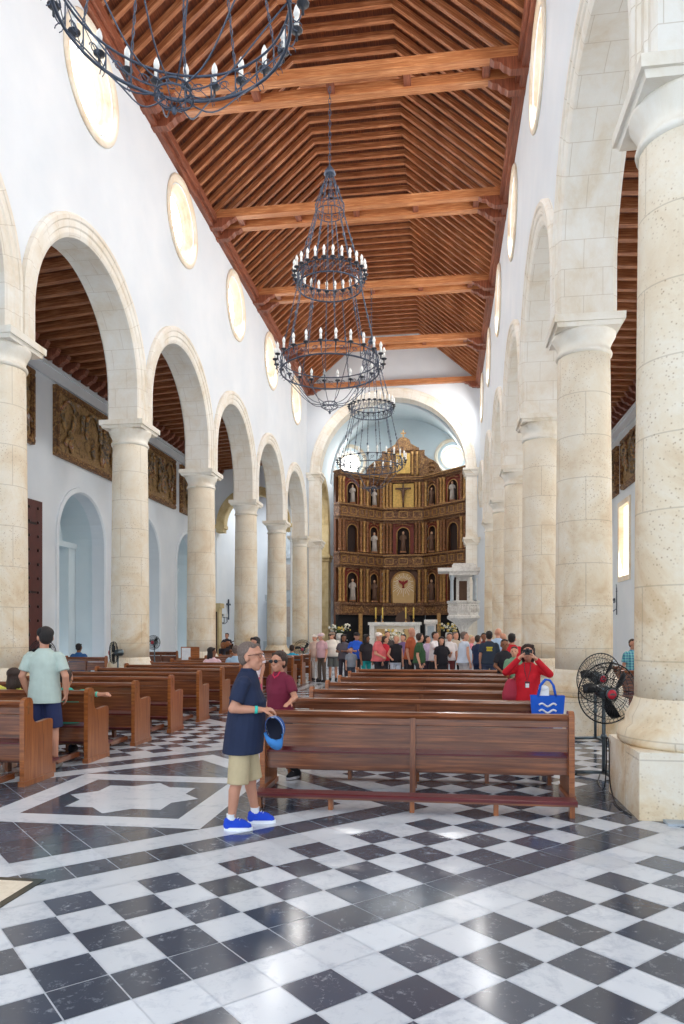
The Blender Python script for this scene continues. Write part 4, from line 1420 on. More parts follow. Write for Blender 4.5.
b = MB(); b.box(-.32, .32, -.2, .2, 0, .1); b.box(-.26, .26, -.16, .16, .1, 1.1); b.prism([(-.24, 1.1), (.24, 1.1), (.24, 1.34), (-.24, 1.2)], 0, -.34, .34); b.build('body', M['marble_sculpted'], r)
b = MB(); b.box(-.17, .17, -.175, -.15, .2, 1.0); b.build('inset_panel', M['grey_altarpiece'], r)
r = empty('presider_chair', (-2.3, 41.5, ZP), label='dark carved high-backed chair behind the altar', cat='chair')
b = MB(); b.box(-.4, .4, -.35, .35, .35, .5); b.build('seat', M['frame_dark'], r)
b = MB(); b.prism([(-.42, .5), (.42, .5), (.42, 1.5), (.3, 1.75), (.12, 1.85), (0, 1.95), (-.12, 1.85), (-.3, 1.75), (-.42, 1.5)], 1, .28, .36); b.build('backrest', M['frame_dark'], r)
for x in (-.38, .32):
    for y_ in (-.33, .27):
        b = MB(); b.box(x, x + .06, y_, y_ + .06, 0, .35); b.build('leg', M['frame_dark'], r)
    b = MB(); b.box(x, x + .06, -.33, .3, .75, .8); b.box(x, x + .06, -.33, -.27, .5, .75); b.build('arm', M['frame_dark'], r)

# marble pulpit
r = empty('marble_pulpit', (1.0, 36.4, 0), label='carved white marble pulpit with canopy against the chancel pier', cat='pulpit')
def octo(rad, z, k=8): return [(rad * math.cos(PI / 8 + 2 * PI * i / k), rad * math.sin(PI / 8 + 2 * PI * i / k), z) for i in range(k)]
def octl(prof, name, mat):
    b = MB(); vs = []; fs = []
    for (rad, z) in prof: vs += octo(rad, z)
    for j in range(len(prof) - 1):
        for i in range(8): fs.append((j * 8 + i, j * 8 + (i + 1) % 8, (j + 1) * 8 + (i + 1) % 8, (j + 1) * 8 + i))
    fs.append(tuple(reversed(range(8)))); fs.append(tuple((len(prof) - 1) * 8 + i for i in range(8)))
    b.add(vs, fs); return b.build(name, mat, r)
octl([(.3, 1.02), (.3, 1.15), (.17, 1.3), (.15, 1.6), (.2, 1.7), (.3, 1.95), (.55, 2.2), (.8, 2.35)], 'pedestal', M['marble_sculpted'])
basin = octl([(.8, 2.35), (.86, 2.4), (.86, 2.5), (.78, 2.55), (.78, 3.1), (.86, 3.16), (.88, 3.24), (.8, 3.26)], 'basin', M['marble_sculpted'])
b = MB()
for i in range(8):
    a = PI / 4 * i; p = Vector((.74 * math.cos(a), .74 * math.sin(a), 2.83)); tq = Vector((-math.sin(a), math.cos(a), 0)); rnd = random.Random(i)
    for q in range(4):
        b.ball(p + tq * (-.2 + .13 * q), (.05, .05, .15 + .04 * rnd.random()), 7, 5); b.ball(p + tq * (-.2 + .13 * q) + Vector((0, 0, .2)), .04, 7, 5)
b.build('carved_figures', M['marble_sculpted'], basin)
for sx in (-1, 1):
    for sy in (-1, 1):
        b = MB(); b.lathe([(.1, 3.24), (.08, 3.34), (.075, 4.3), (.12, 4.42), (.12, 4.5)], (sx * .56, sy * .56, 0), 12); b.build('column', M['grey_altarpiece'], r)
b = MB(); b.box(-.7, .7, -.7, .7, 4.5, 4.68); b.box(-1.25, .8, -.8, .8, 4.68, 4.86); b.box(-.55, .6, -.6, .6, 4.86, 5.02); b.box(-.5, .5, -.5, .5, 5.02, 5.1)
b.build('canopy', M['marble_sculpted'], r)
b = MB(); b.box(-.34, -.2, .5, .56, 3.26, 4.3); b.box(.2, .34, .5, .56, 3.26, 4.3); b.box(-.34, .34, .5, .56, 4.3, 4.5)
b.build('doorway_frame', M['marble_sculpted'], r)
b = MB(); b.box(-.2, .2, .54, .57, 3.26, 4.3); b.build('doorway_panel', M['statue_robe_brown'], r)


# ------------------------------------------------------------------ pedestal fans
def fan(loc, rz, zc, rad, label, tilt=0, group='pedestal fans'):
    r = empty('pedestal_fan', loc, rz, label=label, cat='fan', group=group)
    b = MB(); b.tube([(0, .1, .04), (0, .1, zc - .05)], .022, 10)
    b.tube([(0, .1, zc * .45), (0, .1, zc * .5)], .034, 10); b.build('pole', M['fan_metal'], r)
    b = MB()
    for a in (PI / 6, PI * 5 / 6, PI * 1.5):
        b.tube([(0, .1, .05), (.32 * math.cos(a), .1 + .32 * math.sin(a), .03)], .022, 8)
        b.ball((.32 * math.cos(a), .1 + .32 * math.sin(a), .022), .026, 8, 6)
    b.build('base', M['fan_metal'], r)
    T_ = Matrix.Translation((0, 0, zc)) @ Matrix.Rotation(tilt, 4, 'X')
    b = MB(); b.M = T_; b.lathe([(.001, 0), (.07, .01), (.085, .05), (.085, .16), (.06, .2), (.001, .21)], n=16)
    b.v = [(p) for p in b.v]
    # motor lies behind the blades: rotate the lathe axis to +y
    b2 = MB(); b2.M = T_ @ Matrix.Rotation(-PI / 2, 4, 'X'); b2.lathe([(.001, .02), (.07, .03), (.085, .07), (.085, .19), (.06, .23), (.001, .24)], n=16)
    b2.build('motor', M['fan_metal'], r)
    # cage: local y = axis, front at -.09, back at +.09
    c = MB(); c.M = T_
    def ringy(rr_, y, th, n=40): c.tube([(rr_ * math.cos(2 * PI * i / n), y, rr_ * math.sin(2 * PI * i / n)) for i in range(n)], th, 5, True)
    ringy(rad, 0, .009)
    for fr_, y in ((1, -.095), (1, .09)):
        ringy(rad * .82, y * .8, .004); ringy(rad * .5, y, .004); ringy(rad * .22, y * 1.02, .006)
        n = 44
        for i in range(n):
            a = 2 * PI * i / n
            pts = []
            for q in (.16, .5, .82, .95, 1.0):
                yy = y * (1.02 if q < .6 else (.8 if q < .9 else (.45 if q < .97 else 0)))
                aa = a + .25 * (1 - q)
                pts.append((rad * q * math.cos(aa), yy, rad * q * math.sin(aa)))
            c.tube(pts, .0028, 3, caps=False)
    c.build('cage', M['fan_black'], r)
    bl = MB(); bl.M = T_
    for k in range(3):
        a0_ = 2 * PI * k / 3 + .5
        vs = []; n1 = 6
        for i in range(n1 + 1):
            q = .12 + .76 * i / n1; wd = .24 + .26 * math.sin(PI * i / n1) if i else .22
            for sd in (-1, 1):
                aa = a0_ + sd * wd * .55 + .5 * (q - .12)
                vs.append((rad * q * math.cos(aa), -.01 - sd * .035, rad * q * math.sin(aa)))
        off = [(x, y + .004, z) for x, y, z in vs]
        nv = len(vs)
        fs = []
        for i in range(n1): fs.append((2 * i, 2 * i + 1, 2 * i + 3, 2 * i + 2)); fs.append((nv + 2 * i + 2, nv + 2 * i + 3, nv + 2 * i + 1, nv + 2 * i))
        for i in range(n1):
            fs.append((2 * i, 2 * i + 2, nv + 2 * i + 2, nv + 2 * i)); fs.append((2 * i + 3, 2 * i + 1, nv + 2 * i + 1, nv + 2 * i + 3))
        fs.append((1, 0, nv, nv + 1)); fs.append((nv - 2, nv - 1, 2 * nv - 1, 2 * nv - 2))
        bl.add(vs + off, fs, None, True)
    bl.build('blades', M['fan_black'], r)
    h = MB(); h.M = T_ @ Matrix.Rotation(PI / 2, 4, 'X'); h.lathe([(.001, .12), (.05, .118), (.056, .108), (.05, .098)], n=18, m=0); h.lathe([(.05, .1), (.068, .104), (.07, .094), (.05, .09)], n=18, m=1)
    h.box(-.03, .03, -.008, .008, .119, .123, m=1); h.box(-.018, .018, .012, .018, .119, .123, m=1)
    h.build('hub_badge', [M['fan_badge'], M['fan_metal']], r)
    return r


fan((1.92, 8.85, 0), R(14), 1.0, .36, 'big black pedestal fan with red hub beside the column base', R(4), 'two big fans beside the huge column')
fan((2.42, 11.75, 0), R(22), 1.0, .39, 'big pedestal fan standing behind the red-hubbed fan', R(6), 'two big fans beside the huge column')
fan((-7.9, 16.55, 0), R(-62), 1.22, .27, 'black fan standing at the column beside the relief paintings aisle pews', 0)
fan((-8.95, 15.2, 0), R(10), 1.25, .3, 'dark fan behind the man in pale green shirt', 0)
fan((-10.2, 24.5, 0), R(0), 1.35, .25, 'small black fan in front of the aisle recess between the columns', 0)
fan((-5.4, 27.6, 0), R(0), 1.05, .36, 'fan standing beyond the pew of the person in turquoise', 0)
# power cord of the near fan
b = MB()
pts = [(1.84, 8.9, .03), (1.74, 8.5, .012), (1.73, 8.16, .02), (1.745, 8.1, .3), (1.74, 8.08, .58), (1.745, 7.98, .52), (1.742, 7.95, .2), (1.735, 7.8, .05), (1.7, 7.4, .012), (1.74, 6.99, .012)]
sm = []
for i in range(len(pts) - 1):
    for q in range(6):
        f = q / 6; p_ = Vector(pts[max(0, i - 1)]); a = Vector(pts[i]); c = Vector(pts[i + 1]); d_ = Vector(pts[min(len(pts) - 1, i + 2)])
        sm.append(.5 * ((2 * a) + (c - p_) * f + (2 * p_ - 5 * a + 4 * c - d_) * f * f + (3 * a - p_ - 3 * c + d_) * f ** 3))
b.tube(sm, .007, 6); tag(b.build('power_cord', M['fan_black']), 'thin dark power cord running down the huge column base', 'cord')
b = MB(); b.box(1.98, 3.2, 6.74, 6.9, 0, .02); tag(b.build('floor_plate', M['grey_altarpiece']), 'flat grey plate on the floor at the foot of the huge column', 'plate')

# notice stand
r = empty('notice_stand', (-7.42, 20.6, 0), label='white notice sheet on a light wooden stand in front of the third column', cat='notice')
b = MB(); b.box(-.3, .26, 0, .05, .75, 1.28); b.build('board', M['pew_panel_wood'], r)
b = MB(); b.box(-.27, .0, -.012, 0, .86, 1.25); b.build('sheet', M['white_paper'], r)
for x in (-.28, .2):
    b = MB(); b.box(x, x + .05, 0, .05, 0, .76); b.build('leg', M['pew_panel_wood'], r)

# wall cross, gilt frame, sconces
r = empty('altar_cross', (AL + .03, 41.3, 0), label='thin dark cross on the white wall beyond the guitarist', cat='cross')
b = MB(); b.box(0, .06, -.05, .05, 2.45, 3.65); b.box(0, .06, -.36, .36, 3.3, 3.4); b.build('upright', M['wrought_iron'], r)
r = empty('gilt_cabinet', (-12.1, 37.4, 0), label='tall olive-gilt framed cabinet against the far aisle wall', cat='cabinet')
b = MB(); b.box(-.45, .35, -.3, .3, 0, .4); b.box(-.4, .3, -.25, .25, .4, 3.0); b.box(-.47, .4, -.33, .33, 3.0, 3.25); b.build('body', M['yellow_stone'], r)
b = MB(); b.box(-.28, .2, -.28, -.25, .6, 2.8); b.build('door', M['frame_dark'], r)


def sconce(x, y, z, sg, label):
    r = empty('candle_sconce', (x, y, z), label=label, cat='sconce', group='wrought-iron wall sconces')
    b = MB()
    b.tube([(0, 0, -.55), (0, 0, .6)], .02, 6); b.tube([(0, 0, .6), (sg * .02, 0, .75)], .012, 5)
    b.tube([(0, -.12, .45), (0, .12, .45)], .012, 5)
    for dy in (-.34, -.17, .17, .34):
        b.tube([(sg * .02, 0, -.3), (sg * .16, dy * .5, -.42), (sg * .28, dy, -.3), (sg * .28, dy, -.1)], .013, 5)
        for q in range(1): b.tube([(sg * .1 + .0, dy * .4 + .06 * math.cos(t_), .05 + .1 * math.sin(t_)) for t_ in [k * .7 for k in range(8)]], .01, 4)
    b.build('bracket', M['wrought_iron'], r)
    for dy in (-.34, -.17, .17, .34):
        o = bpy.data.objects.new('candle', CM); COL.objects.link(o); o.parent = r; o.location = (sg * .28, dy, -.05)
sconce(AL + .02, 27.3, 3.1, 1, 'black iron candle sconce on the white wall between aisle recesses')
sconce(AL + .02, 39.95, 2.6, 1, 'black iron candle sconce beside the gilt cabinet')
sconce(AR - .02, 31.9, 3.0, -1, 'black iron candle sconce on the blue-white wall behind the fans')

# ------------------------------------------------------------------ people
def person(loc, rz, H, label, shirt=(120, 120, 120), pants=(40, 40, 50), hair='black', skin=0, pose=None, sleeve='short', shorts=False,
           vox=.017, seated=False, female=False, cap=None, glasses=None, fat=1.0, hem=.86, skirt=None, group=None, shoes=(40, 40, 44), bag=None, detail=False,
           hairlen=0, lean=(0, 0), look=(0, 0), sole=None, bald=False, socks=None, collar=False, headturn=0, hs=1.07, shl=.98, hairvol=.965):
    """figure in local space: faces +y, right hand side is +x; metres for a 1.70 m adult, scaled to H"""
    g = H / 1.70
    r = empty('person', (loc[0], loc[1], loc[2] if len(loc) > 2 else 0), rz, label=label, cat='person', group=group)
    r.scale = (g, g, g)
    vox = vox / g
    skm = SK[skin]
    sw = .165 if female else .185
    dz = -.47 if seated else 0
    lx, ly = lean
    def T_(x, y, z):      # lean the upper body
        f = max(0, (z - .95) / .75)
        return Vector((x + lx * f, y + ly * f, z + dz))
    J = dict(hipR=V(.09, 0, .9 + dz), hipL=V(-.09, 0, .9 + dz))
    if seated:
        J.update(kneeR=V(.11, .42, .47), kneeL=V(-.11, .42, .47), ankR=V(.11, .42, .08), ankL=V(-.11, .42, .08))
    else:
        J.update(kneeR=V(.1, .015, .49), kneeL=V(-.1, .015, .49), ankR=V(.105, -.01, .08), ankL=V(-.105, -.01, .08))
    J.update(shR=T_(sw, 0, 1.365), shL=T_(-sw, 0, 1.365))
    J.update(elR=J['shR'] + V(.045, -.02, -.28), elL=J['shL'] + V(-.045, -.02, -.28))
    J.update(wrR=J['elR'] + V(.0, .07, -.25), wrL=J['elL'] + V(.0, .07, -.25))
    for k, v in (pose or {}).items():
        J[k] = Vector(v) if isinstance(v, tuple) else v
    for s_ in 'RL':
        J.setdefault('hand' + s_, J['wr' + s_] + (J['wr' + s_] - J['el' + s_]).normalized() * .09)
    # --- body
    b = MB()
    b.loft([(0, 0, .84 + dz, .14, .09), (0, 0, .95 + dz, .15, .1)] + [(*T_(0, 0, z)[:2], z + dz, rx, ry) for z, rx, ry in
            ((1.08, .13 * fat ** .5, .095), (1.22, .14, .095), (1.33, .14, .08), (1.40, .09, .062), (1.46, .056, .052))], 16)
    hc = T_(0, .02, 1.595) + V(look[0] * .5, look[1] * .1, 0)
    neck0 = T_(0, -.005, 1.40); b.cap(neck0, .058, hc + V(0, -.025, -.08), .052, 10)
    pitch = look[1] * 2.2
    HR = Matrix.Rotation(headturn, 3, 'Z') @ Matrix.Rotation(pitch if pitch < 1 else pitch, 3, 'X')
    def hp(x, y, z): return hc + HR @ Vector((x, y, z)) * hs
    b.ball(hp(0, -.01, .025), (.077 * hs, .093 * hs, .088 * hs), 18, 12, HR)
    b.ball(hp(0, .022, -.045), (.056 * hs, .066 * hs, .066 * hs), 14, 10, HR)
    b.ball(hp(0, .045, -.085), (.032 * hs, .034 * hs, .028 * hs), 10, 8, HR)
    if detail:
        b.cap(hp(0, .083, .015), .0085, hp(0, .108, -.022), .0145, 8)
        for sx in (-1, 1):
            b.ball(hp(sx * .012, .1, -.026), .009, 8, 6)
            b.ball(hp(sx * .077, -.008, -.008), (.011 * hs, .02 * hs, .033 * hs), 10, 8, HR)
            b.cap(hp(sx * .03, .082, .034), .011, hp(sx * .052, .066, .032), .01, 8)
            b.ball(hp(sx * .036, .066, -.03), (.022 * hs, .018 * hs, .02 * hs), 8, 6, HR)
        b.cap(hp(-.018, .088, -.055), .0075, hp(.018, .088, -.055), .0075, 8)
        b.cap(hp(-.014, .085, -.067), .008, hp(.014, .085, -.067), .008, 8)
    else:
        b.ball(hp(0, .095, -.01), (.014 * hs, .022 * hs, .026 * hs), 8, 6, HR)
        for sx in (-1, 1): b.ball(hp(sx * .076, -.005, -.01), (.012 * hs, .022 * hs, .032 * hs), 8, 6, HR)
    for s_, sx in (('R', 1), ('L', -1)):
        b.cap(J['hip' + s_], .082 * fat ** .3, J['knee' + s_], .056, 12)
        calf = J['knee' + s_].lerp(J['ank' + s_], .3) + V(0, -.018, 0)
        b.cap(J['knee' + s_], .052, calf, .056, 12); b.cap(calf, .056, J['ank' + s_] + V(0, 0, .03), .036, 12)
        fdir = V(0, 1, 0)
        b.cap(J['ank' + s_] + V(0, -.02, -.035), .033, J['ank' + s_] + fdir * .115 + V(0, 0, -.05), .026, 10)
        b.cap(J['sh' + s_] + V(-sx * .015, 0, -.02), .043, J['el' + s_], .042, 12)
        fm = J['el' + s_].lerp(J['wr' + s_], .3)
        b.cap(J['el' + s_], .04, fm, .042, 12); b.cap(fm, .042, J['wr' + s_], .028, 12)
        # hand
        d_ = (J['hand' + s_] - J['wr' + s_]).normalized()
        pn = J.get('palm' + s_, V(-sx, 0, 0)); pn = (pn - d_ * pn.dot(d_)).normalized()
        wd = d_.cross(pn).normalized()
        pc = J['wr' + s_] + d_ * .05
        if detail:
            for q in (-1.2, -.4, .4, 1.2):
                b.cap(J['wr' + s_] + wd * q * .012, .019, J['wr' + s_] + d_ * .085 + wd * q * .019, .0125, 8)
            curl = J.get('curl' + s_, .5)
            for q, ln in ((-1.5, .066), (-.5, .078), (.5, .08), (1.5, .07)):
                p_ = J['wr' + s_] + d_ * .085 + wd * q * .0185; dd = d_.copy()
                for seg in range(3):
                    dd = (dd + pn * curl * (.55 + .25 * seg)).normalized()
                    nx = p_ + dd * ln / 3 * 1.05
                    b.cap(p_, .0095 - .0008 * seg, nx, .0088 - .0008 * seg, 8); p_ = nx
            tb = J['wr' + s_] + d_ * .025 + wd * .026 * (-sx); t1 = tb + (d_ * .6 + wd * (-sx) * .7 + pn * .4).normalized() * .04
            t2 = t1 + (d_ * .9 + pn * .5 + wd * (-sx) * .1).normalized() * .032
            b.cap(tb, .014, t1, .011, 8); b.cap(t1, .011, t2, .0095, 8)
        else:
            b.cap(J['wr' + s_], .028, pc + d_ * .03, .036, 8)
            for q in (-1.5, -.5, .5, 1.5):
                p_ = pc + d_ * .03 + wd * q * .017
                b.cap(p_, .014, p_ + d_ * .045 + pn * .02, .012, 6)
            b.cap(pc - wd * sx * .02, .015, pc - wd * sx * .045 + d_ * .035, .012, 6)
    blob('body', b, vox, skm, r, 2 if detail else 1)
    # --- trousers / skirt
    b = MB()
    if skirt:
        z1_ = skirt
        b.loft([(0, .0, z1_ + dz, .22, .18), (0, 0, .7 + dz if z1_ < .7 else z1_ + .1 + dz, .19, .15), (0, 0, .9 + dz, .165, .12), (0, 0, 1.02 + dz, .14, .11)], 16)
        if seated: b.cap(V(0, .0, .47), .13, V(0, .38, .47), .12)
        blob('skirt', b, max(vox, .012), cloth(pants), r, 2)
    else:
        w_ = .165 * (1 + (fat - 1) * .6)
        b.loft([(0, 0, .80 + dz, w_, .12), (0, 0, .9 + dz, w_, .125 * fat ** .5), (0, 0, 1.0 + dz, w_ * .96, .12 * fat ** .5)], 18)
        for s_, sx in (('R', 1), ('L', -1)):
            hp_, kn, an = J['hip' + s_], J['knee' + s_], J['ank' + s_]
            if shorts:
                kk = hp_ + (kn - hp_) * shl
                b.tube([hp_ + V(0, 0, .02), hp_.lerp(kn, .5), kk], [.09, .1, .102], 16)
            else:
                b.tube([hp_ + V(0, 0, .02), kn], [.09, .072], 14); b.ball(kn, .072, 14, 9); b.tube([kn, an + V(0, 0, .0)], [.072, .06], 14)
            b.ball(hp_ + V(-sx * .008, 0, 0), .088, 14, 9)
        blob('shorts' if shorts else 'trousers', b, max(vox, .009), cloth(pants), r, 2)
    # --- shirt
    b = MB()
    rings = []
    for z, rx, ry in ((hem, .19, .14), (.95, .184, .138), (1.06, .168, .132), (1.18, .165, .128), (1.29, .175, .118), (1.36, .168, .1), (1.42, .115, .082), (1.465, .066, .064)):
        if z < hem - .001 and z != hem: continue
        ff = fat if z < 1.25 else 1 + (fat - 1) * .5
        if female and z < 1.1: rx *= .94
        p_ = T_(0, (.02 * (fat - 1) * 4 if .9 < z < 1.25 else 0), z)
        rings.append((p_.x, p_.y, z + dz, rx * (1 + (ff - 1) * .5), ry * ff))
    b.loft(rings, 22)
    if female:
        for sx in (-1, 1): b.ball(T_(sx * .075, .085, 1.24), (.07, .055, .065), 12, 8)
    for s_, sx in (('R', 1), ('L', -1)):
        sh, el, wr = J['sh' + s_], J['el' + s_], J['wr' + s_]
        b.ball(sh + V(-sx * .018, 0, -.005), .068, 14, 9)
        if sleeve == 'short':
            e = sh.lerp(el, .72); b.tube([sh, e], [.064, .07], 16)
        elif sleeve == 'long':
            b.tube([sh, el], [.068, .056], 14); b.ball(el, .056, 14, 9); b.tube([el, el.lerp(wr, .92)], [.056, .042], 14)
    blob('shirt', b, max(vox, .008), cloth(shirt), r, 2)
    if collar:
        b = MB(); p_ = T_(0, 0, 1.46); n = 20
        vs = []
        for k in range(n + 1):
            t_ = PI / 2 + .35 + (2 * PI - .7) * k / n
            vs += [p_ + V(.066 * math.cos(t_), .064 * math.sin(t_), .03), p_ + V(.084 * math.cos(t_), .086 * math.sin(t_), -.015 - (.02 if k in (0, n) else 0)), p_ + V(.08 * math.cos(t_), .08 * math.sin(t_), -.02)]
        b.add(vs, [(3 * k, 3 * k + 3, 3 * k + 4, 3 * k + 1) for k in range(n)] + [(3 * k + 1, 3 * k + 4, 3 * k + 5, 3 * k + 2) for k in range(n)], None, True)
        b.build('collar', cloth(shirt), r)
    # --- shoes
    for s_ in 'RL':
        an = J['ank' + s_]
        z0 = an.z - .08
        b = MB(); b.cap(an + V(0, -.035, -.032), .045, an + V(0, .15, -.044), .036, 12); b.ball(an + V(0, .06, -.026), (.045, .1, .054), 12, 8); b.ball(an + V(0, -.015, .005), (.048, .06, .04), 12, 8); b.cap(an + V(0, .03, .0), .03, an + V(0, .11, -.025), .026, 10)
        sh_ = blob('shoe', b, max(.008, vox), cloth(shoes), r, 1)
        if sole:
            b = MB()
            pts = []
            for k in range(20):
                t_ = 2 * PI * k / 20
                pts.append((an.x + .05 * math.cos(t_) * (1 - .12 * math.sin(t_) ** 2), an.y + .062 + .135 * math.sin(t_)))
            b.prism(pts, 2, z0, z0 + .03); b.build('sole', cloth(sole), sh_)
            if detail:
                b = MB()
                for q in range(4): b.tube([an + V(-.025, .055 + q * .02, .03 - q * .012), an + V(0, .06 + q * .02, .037 - q * .012), an + V(.025, .055 + q * .02, .03 - q * .012)], .0035, 4)
                b.build('laces', cloth(sole), sh_)
        if socks:
            b = MB(); b.lathe([(.044, .02), (.041, .06), (.043, .085), (.046, .09)], (an.x, an.y - .005, z0 + .06), 14); b.build('sock', cloth(socks), r)
    # --- hair / headwear
    b = MB()
    hm = HAIR[hair]
    if not bald:
        hv = hairvol
        if hairlen:
            b.ball(hp(0, -.03, .05), (.09 * hs * hv, .098 * hs * hv, .082 * hs * hv), 18, 12, HR)
            b.ball(hp(0, -.05, -.01), (.082 * hs * hv, .068 * hs * hv, .085 * hs * hv), 16, 10, HR)
            b.ball(hp(0, -.068, -.06 - hairlen * .3), (.085 * hs, .055 * hs, (.07 + hairlen * .5) * hs), 14, 10, HR)
            for sx in (-1, 1): b.ball(hp(sx * .074, -.012, -.02 - hairlen * .25), (.022 * hs, .045 * hs, (.065 + hairlen * .4) * hs), 10, 8, HR)
            b.cap(hp(-.058, .045, .085), .026 * hs, hp(.03, .068, .092), .02 * hs, 10)
            b.cap(hp(.03, .068, .092), .02 * hs, hp(.068, .035, .06), .022 * hs, 10)
        else:
            b.ball(hp(0, -.034, .04), (.083 * hs * hv, .093 * hs * hv, .088 * hs * hv), 18, 12, HR)
            b.ball(hp(0, -.05, -.005), (.076 * hs * hv, .064 * hs * hv, .075 * hs * hv), 16, 10, HR)
            b.cap(hp(-.045, .035, .088), .02 * hs, hp(.045, .035, .088), .02 * hs, 10)
        ho = blob('hair', b, max(.008 if detail else .012, vox * .8), hm, r, 1)
    if cap:
        b = MB(); b.ball(hp(0, -.012, .05), (.09 * hs, .105 * hs, .072 * hs), 18, 10, HR)
        for k in range(9):
            t_ = PI * k / 8
        b.ball(hp(0, .1, .045), (.068 * hs, .075 * hs, .012 * hs), 16, 6, HR)
        blob('cap', b, max(.009, vox * .7), cloth(cap), r, 1)
    if glasses:
        b = MB()
        for sx in (-1, 1):
            c_ = (sx * .034, .1 if glasses == 'dark' else .098, .012)
            if glasses == 'dark': b.ball(hp(*c_), (.029 * hs, .009 * hs, .021 * hs), 12, 8, HR)
            else: b.tube([hp(c_[0] + .024 * math.cos(2 * PI * k / 14), c_[1] - .01 * abs(math.cos(2 * PI * k / 14)), c_[2] + .018 * math.sin(2 * PI * k / 14)) for k in range(14)], .002, 4, True)
            b.tube([hp(sx * .06, .09, .018), hp(sx * .078, .05, .018), hp(sx * .08, -.005, .01)], .0028, 5)
        b.tube([hp(-.012, .105, .016), hp(.012, .105, .016)], .0028, 5)
        b.build('glasses', M['glass_dark'], r)
    elif detail or vox * g < .016:
        b = MB()
        for sx in (-1, 1): b.ball(hp(sx * .031, .077, .012), (.011 * hs, .008 * hs, .006 * hs), 8, 6, HR)
        b.build('eyes', HAIR['black'], r)
    return r, J, hp


def W2(r, p):  # local point to world
    bpy.context.view_layer.update()
    return r.matrix_world @ Vector(p)


# 1 the man in navy: stands side-on, forearm forward, cap in hand
r1, J1, hp1 = person((-1.755, 6.2), R(-84), 1.6, 'grey-haired man in long navy polo shirt and khaki shorts holding a blue cap', shirt=(28, 40, 70), pants=(196, 178, 142), hair='grey', skin=1,
    pose=dict(elR=(.235, -.05, 1.13), wrR=(.17, .2, 1.115), handR=(.15, .29, 1.12), palmR=(-.2, 0, -1), curlR=.9, elL=(-.24, .02, 1.12), wrL=(-.12, .2, 1.06), handL=(-.05, .27, 1.03), palmL=(.3, 0, -1),
              kneeR=(.11, -.02, .48), ankR=(.12, -.08, .08), kneeL=(-.12, .06, .48), ankL=(-.14, .1, .08)),
    sleeve='short', shorts=True, vox=.0075, fat=1.35, hem=.7, shoes=(24, 70, 200), sole=(236, 240, 246), socks=(240, 242, 246), detail=True, glasses='clear', collar=True, headturn=R(-14), lean=(0, .075), hs=1.17, shl=1.13)
b = MB(); p_ = J1['wrR'].lerp(J1['elR'], .18); d_ = (J1['wrR'] - J1['elR']).normalized()
b.tube([p_ - d_ * .014, p_ + d_ * .014], .036, 14); b.build('wristband', cloth((60, 196, 180)), r1)
hw = W2(r1, J1['handR'] + V(.0, .03, -.02))
rc = empty('baseball_cap', (hw.x + .0, hw.y - .02, hw.z - .035), R(-18), label='blue baseball cap hanging from the hand of the man in navy', cat='cap')
CM_ = Matrix(((1, 0, 0, 0), (0, 0, 1, 0), (0, -1, 0, -.115), (0, 0, 0, 1))) @ Matrix.Rotation(R(14), 4, 'X')
n = 20; vs = []; fs = []
for k, sc_ in ((0, 1.0), (1, .94)):
    for j in range(7):
        p = PI / 2 * j / 6
        for i in range(n):
            t_ = 2 * PI * i / n
            vs.append(Vector((.09 * sc_ * math.cos(p) * math.cos(t_), .112 * sc_ * math.cos(p) * math.sin(t_), .12 * sc_ * math.sin(p))))
for i in range(n): fs.append((i, 7 * n + i, 7 * n + (i + 1) % n, (i + 1) % n))
b = MB(); b.M = CM_; nf = len(fs)
for k in range(2):
    for j in range(6):
        for i in range(n):
            a = k * 7 * n + j * n; q = (a + i, a + (i + 1) % n, a + n + (i + 1) % n, a + n + i)
            fs.append(q if k == 0 else q[::-1])
b.add(vs, fs, None, True)
b.mi = [1 if all(7 * n <= i_ for i_ in f) else 0 for f in b.f]
b.build('crown', [cloth((44, 84, 150)), cloth((22, 28, 50))], rc)
b = MB(); b.M = CM_
vs = []; fs = []; K = 14
for k in range(K + 1):
    t_ = PI * k / K
    for f in (0, 1):
        for dz_ in (0, .006):
            rr_ = 1 + .0 * f
            x = .088 * math.cos(t_); y = .07 * math.sin(t_) + (.03 if f == 0 else .03 + .095 * math.sin(t_) ** .6)
            vs.append((x, y, -.022 * (1 - abs(math.sin(t_))) * f * 1.5 + dz_))
for k in range(K):
    a = 4 * k; c_ = a + 4
    fs += [(a, a + 2, c_ + 2, c_), (a + 1, c_ + 1, c_ + 3, a + 3), (a + 2, a + 3, c_ + 3, c_ + 2), (a, c_, c_ + 1, a + 1)]
b.add(vs, fs, None, True)
b.build('brim', cloth((64, 132, 200)), rc)
b = MB(); b.M = CM_; b.tube([(.087 * math.cos(2 * PI * k / 20), .108 * math.sin(2 * PI * k / 20), .012) for k in range(20)], .004, 5, True); b.box(-.012, .014, -.106, -.1, .0, .045)
b.build('band', cloth((214, 222, 232)), rc)

